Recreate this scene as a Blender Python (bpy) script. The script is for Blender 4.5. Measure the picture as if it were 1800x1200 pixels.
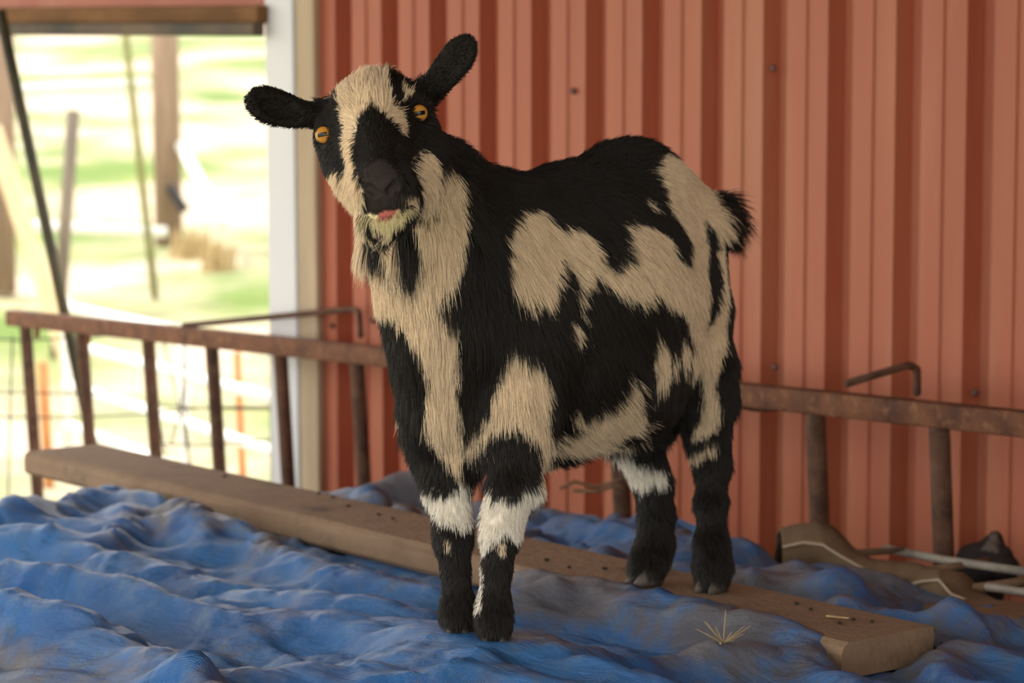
import bpy, bmesh, math, random
import numpy as np
from mathutils import Vector, Matrix, kdtree

random.seed(7); RNG = np.random.default_rng(7)
scene = bpy.context.scene
for o in list(bpy.data.objects): bpy.data.objects.remove(o)
col = scene.collection

# ------------------------------------------------------------------ camera
FPX = 4250.0; CAMZ = 1.35; PITCH = math.radians(5.07)
cam_d = bpy.data.cameras.new('camera'); cam = bpy.data.objects.new('camera', cam_d); col.objects.link(cam)
cam.location = (0, 0, CAMZ); cam.rotation_euler = (math.pi/2 - PITCH, 0, 0)
cam_d.sensor_width = 36; cam_d.lens = FPX*36/1800; cam_d.clip_end = 500
cam_d.dof.use_dof = True; cam_d.dof.focus_distance = 2.56; cam_d.dof.aperture_fstop = 6.3
scene.camera = cam
# ------------------------------------------------------------------ world, sun, exposure
world = bpy.data.worlds.new('sky'); scene.world = world; world.use_nodes = True
wn = world.node_tree; wn.nodes.clear()
bg = wn.nodes.new('ShaderNodeBackground'); wo = wn.nodes.new('ShaderNodeOutputWorld')
bg.inputs[0].default_value = (1.0, .94, .86, 1); bg.inputs[1].default_value = 1.55
wn.links.new(bg.outputs[0], wo.inputs[0])
sun_d = bpy.data.lights.new('sun_offscreen', 'SUN'); sun_d.energy = 2.3; sun_d.angle = math.radians(1.5); sun_d.color = (1, .95, .87)
sun = bpy.data.objects.new('sun_offscreen', sun_d); col.objects.link(sun)
sun.rotation_euler = Vector((-.62, .45, .95)).to_track_quat('Z', 'Y').to_euler()
scene.view_settings.view_transform = 'Standard'; scene.view_settings.look = 'None'
scene.view_settings.gamma = 1.0; scene.view_settings.use_curve_mapping = False
scene.view_settings.exposure = 0.95

# ------------------------------------------------------------------ helpers
CP, SP = math.cos(PITCH), math.sin(PITCH)
def P(px, py, Y):
    """photo pixel + world distance Y -> world point"""
    a = (px-900)/FPX; b = -(py-600)/FPX
    dy = CP + b*SP; dz = -SP + b*CP
    t = Y/dy
    return np.array((a*t, Y, CAMZ + dz*t))
def project(p):
    p = np.asarray(p); x = p[..., 0]; y = p[..., 1]; z = p[..., 2]-CAMZ
    d = y*CP - z*SP; u = y*SP + z*CP
    return np.stack((900 + FPX*x/d, 600 - FPX*u/d), -1)
def PZ(px, py, z):
    """photo pixel on the horizontal plane at height z"""
    a = (px-900)/FPX; b = -(py-600)/FPX
    dy = CP + b*SP; dz = -SP + b*CP
    t = (z-CAMZ)/dz
    return np.array((a*t, dy*t, z))

def tag(o, label=None, cat=None, group=None, kind=None):
    if label: o['label'] = label
    if cat: o['category'] = cat
    if group: o['group'] = group
    if kind: o['kind'] = kind
    return o
def empty(name, loc=(0, 0, 0)):
    o = bpy.data.objects.new(name, None); col.objects.link(o); o.location = loc; return o
def mesh_obj(name, verts, faces, mat, parent=None, smooth=False):
    me = bpy.data.meshes.new(name)
    me.from_pydata([tuple(map(float, v)) for v in verts], [], [tuple(map(int, f)) for f in faces]); me.update()
    if mat: me.materials.append(mat)
    if smooth: me.polygons.foreach_set('use_smooth', [True]*len(me.polygons))
    o = bpy.data.objects.new(name, me); col.objects.link(o)
    if parent: parent_keep(o, parent)
    return o
def parent_keep(o, p):
    o.parent = p
    m = Matrix.LocRotScale(p.location, p.rotation_euler, p.scale)
    q = p.parent
    while q: m = Matrix.LocRotScale(q.location, q.rotation_euler, q.scale) @ m; q = q.parent
    o.matrix_parent_inverse = m.inverted()
class MB:
    def __init__(s): s.v = []; s.f = []
    def add(s, v, f):
        n = len(s.v); s.v += [tuple(x) for x in v]; s.f += [tuple(i+n for i in q) for q in f]
    def tube(s, pts, r, n=10, cap=True):
        pts = [Vector(tuple(p)) for p in pts]; rs = r if hasattr(r, '__len__') else [r]*len(pts)
        base = len(s.v); up = None
        for i, p in enumerate(pts):
            d = (pts[min(i+1, len(pts)-1)] - pts[max(i-1, 0)]).normalized()
            if up is None:
                up = Vector((0, 0, 1)) if abs(d.z) < .9 else Vector((1, 0, 0))
            a = d.cross(up).normalized(); b = a.cross(d).normalized(); up = b
            for k in range(n):
                t = 2*math.pi*k/n; s.v.append(tuple(p + (a*math.cos(t) + b*math.sin(t))*rs[i]))
        for i in range(len(pts)-1):
            for k in range(n):
                a0 = base+i*n+k; a1 = base+i*n+(k+1) % n
                s.f.append((a0, a1, a1+n, a0+n))
        if cap:
            s.f.append(tuple(base+k for k in reversed(range(n))))
            s.f.append(tuple(base+(len(pts)-1)*n+k for k in range(n)))
    def beam(s, a, b, w, h, up=(0, 0, 1)):
        """rectangular bar from a to b, w across, h along up"""
        a = Vector(tuple(a)); b = Vector(tuple(b)); d = (b-a).normalized(); u = Vector(up)
        sd = d.cross(u).normalized(); u = sd.cross(d).normalized()
        vs = []
        for p in (a, b):
            for (i, j) in ((-1, -1), (1, -1), (1, 1), (-1, 1)): vs.append(p + sd*(w/2*i) + u*(h/2*j))
        s.add(vs, [(3, 2, 1, 0), (4, 5, 6, 7), (0, 1, 5, 4), (1, 2, 6, 5), (2, 3, 7, 6), (3, 0, 4, 7)])
    def build(s, name, mat, parent=None, smooth=False, bevel=0):
        o = mesh_obj(name, s.v, s.f, mat, parent, smooth)
        if bevel:
            m = o.modifiers.new('bevel', 'BEVEL'); m.width = bevel; m.segments = 2
        return o

# ---- procedural materials
def mat(name, c1, c2=None, rough=.7, scale=8, detail=6, stretch=(1, 1, 1), lo=.35, hi=.65, bump=0, bscale=60, c3=None, c3lo=.55, c3hi=.7, c3scale=3, metallic=0, spec=.4, coords='Object'):
    m = bpy.data.materials.new(name); m.use_nodes = True
    nt = m.node_tree; N = nt.nodes; Lk = nt.links; b = N['Principled BSDF']
    b.inputs['Roughness'].default_value = rough; b.inputs['Metallic'].default_value = metallic
    b.inputs['Specular IOR Level'].default_value = spec
    tc = N.new('ShaderNodeTexCoord'); mp = N.new('ShaderNodeMapping'); mp.inputs['Scale'].default_value = stretch
    Lk.new(tc.outputs[coords], mp.inputs[0])
    if c2 is None:
        b.inputs['Base Color'].default_value = (*c1, 1)
    else:
        n = N.new('ShaderNodeTexNoise'); n.inputs['Scale'].default_value = scale; n.inputs['Detail'].default_value = detail
        r = N.new('ShaderNodeValToRGB'); r.color_ramp.elements[0].position = lo; r.color_ramp.elements[1].position = hi
        r.color_ramp.elements[0].color = (*c1, 1); r.color_ramp.elements[1].color = (*c2, 1)
        Lk.new(mp.outputs[0], n.inputs[0]); Lk.new(n.outputs[0], r.inputs[0]); last = r.outputs[0]
        if c3:
            n3 = N.new('ShaderNodeTexNoise'); n3.inputs['Scale'].default_value = c3scale; n3.inputs['Detail'].default_value = 7
            n3.inputs['Roughness'].default_value = .65
            r3 = N.new('ShaderNodeMapRange'); r3.inputs[1].default_value = c3lo; r3.inputs[2].default_value = c3hi
            mx = N.new('ShaderNodeMixRGB'); mx.inputs[2].default_value = (*c3, 1)
            Lk.new(mp.outputs[0], n3.inputs[0]); Lk.new(n3.outputs[0], r3.inputs[0]); Lk.new(r3.outputs[0], mx.inputs[0]); Lk.new(last, mx.inputs[1]); last = mx.outputs[0]
        Lk.new(last, b.inputs['Base Color'])
    if bump:
        nb = N.new('ShaderNodeTexNoise'); nb.inputs['Scale'].default_value = bscale; nb.inputs['Detail'].default_value = 5
        bp = N.new('ShaderNodeBump'); bp.inputs['Strength'].default_value = bump; bp.inputs['Distance'].default_value = .01
        Lk.new(mp.outputs[0], nb.inputs[0]); Lk.new(nb.outputs[0], bp.inputs['Height']); Lk.new(bp.outputs[0], b.inputs['Normal'])
    return m
M = {}
M['wall'] = mat('red_painted_steel', (.40, .105, .055), (.50, .165, .09), .48, 3.0, 6, (1, 1, .12), .3, .7, .05, 30, c3=(.53, .25, .14), c3lo=.5, c3hi=.85, c3scale=5)
M['screw'] = mat('screw_head', (.12, .06, .05), rough=.5)
M['ceiling'] = mat('roof_timber', (.10, .065, .04), (.16, .10, .06), .8, 4, 5, (1, 8, 1))
M['white_metal'] = mat('white_trim_metal', (.72, .76, .82), (.80, .82, .86), .45, 3, 4, (1, 1, .3))
M['stud'] = mat('bare_stud_wood', (.46, .36, .25), (.56, .45, .32), .75, 6, 6, (3, 3, .4), bump=.1)
M['header'] = mat('brown_header_timber', (.13, .06, .02), (.22, .105, .04), .8, 5, 6, (.5, 2, 3))
M['header_metal'] = mat('rusty_grey_strip', (.06, .055, .05), (.15, .11, .075), .7, 7, 6)
M['rust'] = mat('rusty_steel', (.085, .034, .020), (.21, .085, .042), .75, 26, 8, (1, 1, 1), .3, .7, .35, 160, c3=(.30, .15, .075), c3lo=.52, c3hi=.75, c3scale=55)
M['rust_dark'] = mat('dark_rusty_pipe', (.055, .026, .017), (.135, .06, .034), .75, 22, 8, (1, 1, 1), .3, .7, .3, 160, c3=(.17, .10, .06), c3lo=.5, c3hi=.75, c3scale=40)
M['plank'] = mat('weathered_plank', (.21, .135, .085), (.33, .225, .145), .8, 9, 8, (1, 1, 1), .3, .7, .25, 90, c3=(.10, .065, .045), c3lo=.50, c3hi=.72, c3scale=9)
M['bed'] = mat('trailer_bed_wood', (.10, .07, .05), (.15, .11, .08), .9, 5, 5)
M['canvas'] = mat('brown_canvas', (.10, .062, .034), (.175, .115, .064), .85, 10, 7, bump=.2, bscale=120)
M['hem'] = mat('pale_hem', (.42, .33, .23), (.52, .43, .32), .8, 20, 4)
M['rod_white'] = mat('grey_rod', (.20, .185, .16), (.33, .30, .26), .55, 25, 5)
M['stick'] = mat('brown_stick', (.10, .055, .03), (.19, .115, .065), .8, 25, 6)
M['board'] = mat('old_board', (.13, .075, .035), (.22, .135, .07), .85, 5, 7, (1, 6, 1), bump=.2)
M['straw'] = mat('dry_straw', (.38, .28, .13), (.50, .39, .21), .7, 30, 3)
M['dung'] = mat('dark_droppings', (.03, .02, .012), (.06, .04, .025), .8, 60, 3)
M['ground'] = mat('pasture', (.105, .175, .03), (.48, .40, .31), .95, .55, 9, (1, 1, 1), .40, .58, .4, 9, c3=(.24, .27, .08), c3lo=.50, c3hi=.75, c3scale=1.6)
M['white_paint'] = mat('white_fence_paint', (.74, .74, .72), (.82, .81, .78), .5, 6, 4)
M['grey_wood'] = mat('grey_weathered_post', (.13, .11, .09), (.20, .17, .135), .9, 6, 7, (4, 4, .6), bump=.3)
M['brown_post'] = mat('brown_post', (.19, .13, .09), (.28, .20, .14), .9, 5, 7, (4, 4, .6), bump=.3)
M['dark_pole'] = mat('dark_pole', (.035, .035, .02), (.075, .06, .03), .6, 12, 5)
M['pale_board'] = mat('pale_board', (.72, .58, .36), (.82, .70, .48), .7, 5, 5, (3, 3, .5))
M['green_stake'] = mat('mossy_stake', (.13, .14, .04), (.20, .19, .07), .8, 8, 5)
M['orange_stake'] = mat('orange_stake', (.50, .19, .06), (.60, .27, .10), .7, 10, 5)
M['wire'] = mat('dark_wire', (.05, .05, .045), (.10, .085, .07), .5, 30, 3)
M['black'] = mat('black_strap', (.012, .012, .014), rough=.5)
M['hoof'] = mat('grey_hoof', (.055, .047, .040), (.12, .105, .09), .5, 30, 5, bump=.15, bscale=200)

def coat_material(name, attr, rough=.55, spec=.25):
    m = bpy.data.materials.new(name); m.use_nodes = True
    N = m.node_tree.nodes; Lk = m.node_tree.links; b = N['Principled BSDF']
    a = N.new('ShaderNodeAttribute'); a.attribute_name = attr
    Lk.new(a.outputs['Color'], b.inputs['Base Color'])
    b.inputs['Roughness'].default_value = rough; b.inputs['Specular IOR Level'].default_value = spec
    return m
M['coat'] = coat_material('goat_skin', 'coat', .7, .15)
M['fur'] = coat_material('goat_fur', 'coat', .42, .3)

def eye_material():
    m = bpy.data.materials.new('amber_eye'); m.use_nodes = True
    N = m.node_tree.nodes; Lk = m.node_tree.links; b = N['Principled BSDF']
    b.inputs['Roughness'].default_value = .08; b.inputs['Specular IOR Level'].default_value = .25; b.inputs['Coat Weight'].default_value = .15; b.inputs['Coat Roughness'].default_value = .03
    tc = N.new('ShaderNodeTexCoord'); sp = N.new('ShaderNodeSeparateXYZ'); Lk.new(tc.outputs['Object'], sp.inputs[0])
    def mth(op, a, bb=None):
        n = N.new('ShaderNodeMath'); n.operation = op
        for i, v in enumerate((a, bb)):
            if v is None: continue
            if isinstance(v, (int, float)): n.inputs[i].default_value = v
            else: Lk.new(v, n.inputs[i])
        return n.outputs[0]
    x, z = sp.outputs[0], sp.outputs[2]
    r = mth('SQRT', mth('ADD', mth('MULTIPLY', x, x), mth('MULTIPLY', z, z)))
    iris = N.new('ShaderNodeValToRGB'); e = iris.color_ramp.elements
    e[0].position = .0; e[0].color = (.40, .17, .03, 1); e[1].position = 1.0; e[1].color = (.015, .008, .005, 1)
    q = e.new(.60); q.color = (.60, .28, .05, 1); q = e.new(.80); q.color = (.45, .19, .03, 1); q = e.new(.88); q.color = (.02, .01, .006, 1)
    Lk.new(mth('DIVIDE', r, .0102), iris.inputs[0])
    pup = mth('MULTIPLY', mth('LESS_THAN', mth('ABSOLUTE', x), .0050), mth('LESS_THAN', mth('ABSOLUTE', z), .0021))
    mx = N.new('ShaderNodeMixRGB'); mx.inputs[2].default_value = (.004, .004, .006, 1)
    Lk.new(pup, mx.inputs[0]); Lk.new(iris.outputs[0], mx.inputs[1]); Lk.new(mx.outputs[0], b.inputs['Base Color'])
    return m
M['eye'] = eye_material()

def tarp_material():
    m = bpy.data.materials.new('blue_tarp'); m.use_nodes = True
    N = m.node_tree.nodes; Lk = m.node_tree.links; b = N['Principled BSDF']
    tc = N.new('ShaderNodeTexCoord'); uv = tc.outputs['UV']; ob = tc.outputs['Object']
    def noise(vec, s, d=6, r=.55):
        n = N.new('ShaderNodeTexNoise'); n.inputs['Scale'].default_value = s; n.inputs['Detail'].default_value = d; n.inputs['Roughness'].default_value = r
        Lk.new(vec, n.inputs[0]); return n.outputs[0]
    def ramp(v, a, bb):
        r = N.new('ShaderNodeMapRange'); r.inputs[1].default_value = a; r.inputs[2].default_value = bb; Lk.new(v, r.inputs[0]); return r.outputs[0]
    def mix(f, c1, c2):
        x = N.new('ShaderNodeMixRGB'); Lk.new(f, x.inputs[0])
        for i, c in ((1, c1), (2, c2)):
            if isinstance(c, tuple): x.inputs[i].default_value = (*c, 1)
            else: Lk.new(c, x.inputs[i])
        return x.outputs[0]
    c = mix(ramp(noise(uv, 5), .35, .65), (.016, .11, .37), (.030, .195, .53))
    c = mix(ramp(noise(uv, 26, 8, .7), .52, .70), c, (.10, .22, .40))           # scuffed paler weave
    att = N.new('ShaderNodeAttribute'); att.attribute_name = 'dirt'
    def math_(op, a, bb):
        n = N.new('ShaderNodeMath'); n.operation = op
        for i, v in enumerate((a, bb)):
            if isinstance(v, (int, float)): n.inputs[i].default_value = v
            else: Lk.new(v, n.inputs[i])
        return n.outputs[0]
    dsum = math_('ADD', noise(uv, 4.2, 12, .74), att.outputs['Fac'])
    c = mix(math_('MULTIPLY', ramp(dsum, .48, .60), .82), c, (.15, .128, .108))  # trodden-in mud
    c = mix(math_('MULTIPLY', ramp(noise(uv, 60, 8, .75), .60, .75), .6), c, (.16, .13, .10))
    Lk.new(c, b.inputs['Base Color'])
    b.inputs['Roughness'].default_value = .36; b.inputs['Specular IOR Level'].default_value = .5
    w1 = N.new('ShaderNodeTexWave'); w1.bands_direction = 'X'; w1.inputs['Scale'].default_value = 260; w1.inputs['Distortion'].default_value = .6
    w2 = N.new('ShaderNodeTexWave'); w2.bands_direction = 'Y'; w2.inputs['Scale'].default_value = 260; w2.inputs['Distortion'].default_value = .6
    Lk.new(uv, w1.inputs[0]); Lk.new(uv, w2.inputs[0])
    mpn = N.new('ShaderNodeMapping'); mpn.inputs['Scale'].default_value = (.35, 1.6, 1); Lk.new(uv, mpn.inputs[0])
    h = math_('ADD', math_('MULTIPLY', math_('ADD', w1.outputs[1], w2.outputs[1]), .35), math_('ADD', math_('MULTIPLY', noise(uv, 40, 8, .7), 5.0), math_('MULTIPLY', noise(mpn.outputs[0], 34, 6, .6), 6.0)))
    bp = N.new('ShaderNodeBump'); bp.inputs['Strength'].default_value = .7; bp.inputs['Distance'].default_value = .0026
    Lk.new(h, bp.inputs['Height']); Lk.new(bp.outputs[0], b.inputs['Normal'])
    return m
M['tarp'] = tarp_material()

# ------------------------------------------------------------------ the setting
KW = .97; YW0 = 4.49                                   # wall plane  Y = YW0 - KW*X
WU = np.array((1, -KW, 0))/math.hypot(1, KW)           # along the wall to the right
WN = np.array((-KW, -1, 0))/math.hypot(1, KW)          # out of the wall, towards the camera
def wall_pt(px):
    xp = (px-900)/FPX
    Y = YW0/(1+KW*xp); return np.array((xp*Y, Y, 0.))
ROOF = 2.45
# ground, flat under the shed and rising as pasture
gx = np.linspace(-45, 30, 90); gy = np.concatenate((np.linspace(-12, 9, 22), np.linspace(9.5, 90, 110)))
V = []; Fc = []
for j, y in enumerate(gy):
    for i, x in enumerate(gx):
        s = max(0., y-9); z = .10*s*s/(s+1.5) + .05*math.sin(x*.8+y*.5)*min(1, s/4)
        V.append((x, y, z))
nx = len(gx)
for j in range(len(gy)-1):
    for i in range(nx-1): a = j*nx+i; Fc.append((a, a+1, a+1+nx, a+nx))
tag(mesh_obj('floor', V, Fc, M['ground'], smooth=True), kind='structure')
def ground_z(y):
    s = max(0., y-9); return .10*s*s/(s+1.5)

# corrugated wall
w0 = wall_pt(566); wall_len = float(np.dot(np.array((1.83, YW0-KW*1.83, 0.))-wall_pt(566), WU)); pitch = .1345; dep = .034
u0 = None
prof = []                                             # (u, depth towards the camera)
first = float(np.dot(wall_pt(591)-w0, WU))
u = first - 2*pitch
while u < wall_len:
    # flat pan, minor bead, rib
    for du, d in ((0, 0), (.010, -dep), (.040, -dep), (.050, 0), (.083, 0), (.086, .004), (.092, .004), (.095, 0)):
        uu = u+du
        if 0 <= uu <= wall_len: prof.append((uu, d))
    u += pitch
prof = [(0, prof[0][1])] + prof
V = []; Fc = []
zs = (0., ROOF)
for (uu, d) in prof:
    for z in zs:
        p = w0 + WU*uu + WN*d; V.append((p[0], p[1], z))
for i in range(len(prof)-1): a = i*2; Fc.append((a, a+2, a+3, a+1))
wall = tag(mesh_obj('wall_back', V, Fc, M['wall']), kind='structure')
m = wall.modifiers.new('thick', 'SOLIDIFY'); m.thickness = .004; m.offset = -1
m = wall.modifiers.new('bevel', 'BEVEL'); m.width = .003; m.segments = 2; m.limit_method = 'ANGLE'
for px, py in ((1365, 645), (1717, 690), (657, 563), (585, 572), (1362, 120), (1010, 160)):
    p = wall_pt(px); q = P(px, py, p[1]); c = q + WN*.002
    mb = MB(); n = Vector(WN)
    mb.tube([Vector(c), Vector(c)+n*.004, Vector(c)+n*.006], [.006, .006, .003], 8)
    mb.build('screw', M['screw'], wall)
# left part of the same wall: header over the opening, siding above it
wl = wall_pt(-260); wr = wall_pt(492)
def wall_z(px, py): return P(px, py, wall_pt(px)[1])[2]
zl0, zr = wall_z(0, 62), wall_z(487, 64)
zl = zr + (zl0-zr)*np.linalg.norm(wl-wr)/np.linalg.norm(wall_pt(0)-wall_pt(487))
mb = MB(); off = WN*.02
a = wl+off; b = wr+off; a[2] = zl+.026+.017; b[2] = zr+.026+.017
hb = a.copy(); hc = b.copy()
mb.beam(hb, hc, .07, .036); tag(mb.build('trim_1', M['header'], bevel=.004), kind='structure')
mb = MB(); a2 = wl+WN*.05; b2 = wr+WN*.05; a2[2] = zl+.012; b2[2] = zr+.012
mb.beam(a2, b2, .03, .026); tag(mb.build('trim_2', M['header_metal'], bevel=.003), kind='structure')
mb = MB(); a3 = wl.copy(); b3 = wr.copy()
mb.add([(*a3[:2], a[2]+.016), (*b3[:2], b[2]+.016), (*b3[:2], ROOF), (*a3[:2], ROOF)], [(0, 1, 2, 3)])
o = tag(mb.build('wall_left', M['wall']), kind='structure'); m = o.modifiers.new('t', 'SOLIDIFY'); m.thickness = .02; m.offset = -1
# corner post: white metal face and bare stud beside it
pa = wall_pt(487); pb = wall_pt(536); pc = wall_pt(569)
def post(name, p, q, out, dz, matn, lean=0):
    d = q-p; w = np.linalg.norm(d); c = (p+q)/2 + WN*out
    mb = MB(); bt = c.copy(); tp = c.copy(); bt[2] = 0; tp[2] = ROOF; tp[0] -= lean
    mb.beam(bt + WU*lean*.3, tp, w, dz, up=tuple(WN)); return tag(mb.build(name, M[matn], bevel=.004), kind='structure')
post('trim_3', pa, pb, .010, .02, 'white_metal', .012); post('trim_4', pb, pc, .006, .02, 'stud', .010)
# roof and the closed right side
mb = MB(); zt = ROOF+.03
cs = [(-2.6, .2), (1.85, -.6), (1.85, YW0-KW*1.85), (-2.6, YW0+KW*2.6)]
mb.add([(x, y, ROOF) for x, y in cs] + [(x, y, ROOF+.06) for x, y in cs], [(3, 2, 1, 0), (4, 5, 6, 7), (0, 1, 5, 4), (1, 2, 6, 5), (2, 3, 7, 6), (3, 0, 4, 7)])
tag(mb.build('ceiling', M['ceiling']), kind='structure')
mb = MB(); mb.beam((1.85, -.6, ROOF/2), (1.85, YW0-KW*1.85-.02, ROOF/2), .04, ROOF); tag(mb.build('wall_right', M['ceiling']), kind='structure')

# ------------------------------------------------------------------ rusty side rack
KR = 1.15; YR0 = 4.236
def rail_pt(px, z=0., back=0.):
    xp = (px-900)/FPX; Y = YR0/(1+KR*xp); return np.array((xp*Y, Y, z)) - RN*back
RU = np.array((1, -KR, 0))/math.hypot(1, KR); RN = np.array((-KR, -1, 0))/math.hypot(1, KR)
rack = empty('pipe_rack', tuple(rail_pt(900, .45)))
tag(rack, 'long rusty steel rail on a row of upright pipes before the red wall', 'railing')
ra = rail_pt(18); rb = rail_pt(1960)
ra[2] = P(18, 558, ra[1])[2]; rb[2] = P(1435, 706, rail_pt(1435)[1])[2]
slope = (rb[2]-ra[2])/np.linalg.norm((rail_pt(1435)-ra)[:2]); rb[2] = ra[2] + slope*np.linalg.norm((rb-ra)[:2])
mb = MB(); mb.beam(ra, rb, .036, .036)
top_rail = mb.build('top_rail', M['rust'], rack, bevel=.003)
mb = MB(); up = np.array((0, 0, .021)); mb.beam(ra+RU*.14+up-RN*.014, rb+up-RN*.014, .010, .014); mb.build('lip', M['rust'], top_rail, bevel=.002)
def rail_z(p): return ra[2] + slope*np.linalg.norm((p-ra)[:2])
for px in (42, 141, 258, 370, 491, 626, 778, 932, 1085, 1256, 1436, 1656, 1895):
    p = rail_pt(px); z = rail_z(p); h = z-.44
    t = p.copy(); t[2] = z-.012; b = p.copy() - RN*.045*h + RU*.025*h; b[2] = .44
    mb = MB(); mb.tube([t, b], .0158 if px > 900 else .0142, 16); mb.build('pipe', M['rust_dark'], rack, smooth=False)
    for q in rack.children[-1:]: q.data.polygons.foreach_set('use_smooth', [len(f.vertices) == 4 for f in q.data.polygons])
def arc(pts, n=5):
    """round the corners of a polyline"""
    pts = [Vector(tuple(p)) for p in pts]; out = [pts[0]]
    for i in range(1, len(pts)-1):
        a, b, c = pts[i-1], pts[i], pts[i+1]; r = min(.025, (b-a).length*.4, (c-b).length*.4)
        p0 = b+(a-b).normalized()*r; p1 = b+(c-b).normalized()*r
        for k in range(n+1):
            t = k/n; out.append(p0*(1-t)**2 + b*2*t*(1-t) + p1*t*t)
    return out+[pts[-1]]
Yr = lambda px: rail_pt(px)[1]
for pts in ([P(322, 572, Yr(322)), P(560, 549, 4.78), P(630, 542, 4.70), P(634, 590, Yr(634)+.02)],
            [P(1488, 674, Yr(1488)+.01), P(1598, 641, 3.72), P(1612, 648, 3.73), P(1612, 690, Yr(1612)+.02)],
            [P(1270, 704, Yr(1270)+.02), P(1335, 719, Yr(1335)+.08), P(1425, 708, Yr(1425)+.02)]):
    mb = MB(); mb.tube(arc(pts), .0062, 8); mb.build('bent_rod', M['rust_dark'], rack, smooth=True)
for px in (62, 152):
    mb = MB(); p = rail_pt(px); p[2] = rail_z(p); mb.beam(p+np.array((0, 0, -.015)), p+np.array((0, 0, -.04)), .012, .012, up=(1, 0, 0)); mb.build('weld_tab', M['rust'], rack)

bedc = [(-1.6, 1.75), (1.75, 1.75), (1.75, 2.27), (-1.1, 5.55), (-1.6, 5.55)]
mb = MB(); n = len(bedc)
mb.add([(x, y, .38) for x, y in bedc]+[(x, y, .445) for x, y in bedc], [tuple(reversed(range(n))), tuple(range(n, 2*n))]+[(i, (i+1) % n, (i+1) % n+n, i+n) for i in range(n)])
bed = empty('trailer_bed', (0, 3, 0)); tag(bed, 'low flat trailer bed lying under the blue tarp', 'trailer')
mb.build('deck', M['bed'], bed)
for x, y in ((-1.3, 2.0), (1.5, 2.0), (-1.3, 4.8), (.1, 3.6)):
    mb = MB(); mb.beam((x, y, -.01), (x, y, .39), .12, .12, up=(1, 0, 0)); mb.build('support_block', M['bed'], bed)

# ------------------------------------------------------------------ plank
PT = .78; TH = .042
pf_r = PZ(1640, 1100, PT); pf_l = PZ(172, 780, PT)
pd = (pf_l-pf_r); plen = np.linalg.norm(pd); pd /= plen; pw = np.array((-pd[1], pd[0], 0)); W = .146
if pw[1] > 0: pw = -pw
bm = bmesh.new(); ns = 60
rows = []
for i in range(ns+1):
    t = i/ns*plen; wv = .003*math.sin(t*5)+.002*math.sin(t*13+1)
    sec = []
    for (s, z) in ((0, 0), (.006, .0), (W-.010, -.001), (W-.002, -.006), (W+wv, -.014), (W+wv*.6, -TH+.006), (W-.006, -TH), (0, -TH), (-.002, -.01)):
        p = pf_r + pd*t + pw*s; sec.append(bm.verts.new((p[0], p[1], PT+z)))
    rows.append(sec)
for i in range(ns):
    for k in range(9): bm.faces.new((rows[i][k], rows[i][(k+1) % 9], rows[i+1][(k+1) % 9], rows[i+1][k]))
bm.faces.new(rows[0]); bm.faces.new(list(reversed(rows[-1])))
bmesh.ops.recalc_face_normals(bm, faces=bm.faces)
me = bpy.data.meshes.new('plank'); bm.to_mesh(me); bm.free(); me.materials.append(M['plank'])
plank = bpy.data.objects.new('plank', me); col.objects.link(plank)
tag(plank, 'long weathered wooden plank lying across the blue tarp', 'plank')

# ------------------------------------------------------------------ tarp: a loose sheet settled over the heap
HOOF = [P(870, 1116, 2.615), P(806, 1100, 2.655)]
FOOTZ = HOOF[0][2]
ZT = .785
x0, x1, y0, y1 = -1.42, 1.32, 1.93, 4.40; sp = .0105
nxx = int((x1-x0)/sp)+1; nyy = int((y1-y0)/sp)+1
fx = np.linspace(x0-.2, x1+.2, 620); fy = np.linspace(y0-.2, y1+.2, 580); FX, FY = np.meshgrid(fx, fy)
def seg_d(X, Y, pts):
    d = np.full(X.shape, 9.); tt = np.zeros(X.shape); L = len(pts)-1
    for i in range(L):
        a = pts[i]; b = pts[i+1]; ab = b[:2]-a[:2]; l2 = ab@ab
        t = np.clip(((X-a[0])*ab[0]+(Y-a[1])*ab[1])/l2, 0, 1)
        q = np.hypot(X-a[0]-t*ab[0], Y-a[1]-t*ab[1]); k = q < d
        d[k] = q[k]; tt[k] = ((i+t)/L)[k]
    return d, tt
def in_poly(X, Y, poly):
    c = np.zeros(X.shape, bool); n = len(poly)
    for i in range(n):
        xa, ya = poly[i][:2]; xb, yb = poly[(i+1) % n][:2]
        if ya == yb: continue
        k = ((ya > Y) != (yb > Y)) & (X < (xb-xa)*(Y-ya)/(yb-ya)+xa); c ^= k
    return c
heap = [(-1.5, 1.8), (1.45, 1.8), (1.45, 2.28), (1.0, 2.90), (.72, 3.26), (.42, 3.60), (.05, 3.98), (-.17, 4.12), (-.30, 4.02), (-.42, 3.84), (-.50, 3.80), (-.66, 3.96), (-.82, 3.72), (-1.5, 3.6)]
hd, _ = seg_d(FX, FY, [np.array((*p, 0.)) for p in heap+heap[:1]]); ins = in_poly(FX, FY, heap)
sd = np.where(ins, hd, -hd)
def vnoise(X, Y, s, seed):
    r = np.random.default_rng(seed); g = r.random((64, 64)); x = X*s; y = Y*s
    xi = np.floor(x).astype(int); yi = np.floor(y).astype(int); fx_ = x-xi; fy_ = y-yi
    fx_ = fx_*fx_*(3-2*fx_); fy_ = fy_*fy_*(3-2*fy_)
    a = g[yi % 64, xi % 64]; b = g[yi % 64, (xi+1) % 64]; c = g[(yi+1) % 64, xi % 64]; d = g[(yi+1) % 64, (xi+1) % 64]
    return (a*(1-fx_)+b*fx_)*(1-fy_)+(c*(1-fx_)+d*fx_)*fy_
base = .702 + .03*vnoise(FX, FY, 3.1, 1) + .02*vnoise(FX, FY, 8, 2)
# the heap sinks towards its far right corner
base -= .035*np.clip((FX-.25)/.6, 0, 1)*np.clip((FY-2.75)/.4, 0, 1)
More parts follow.
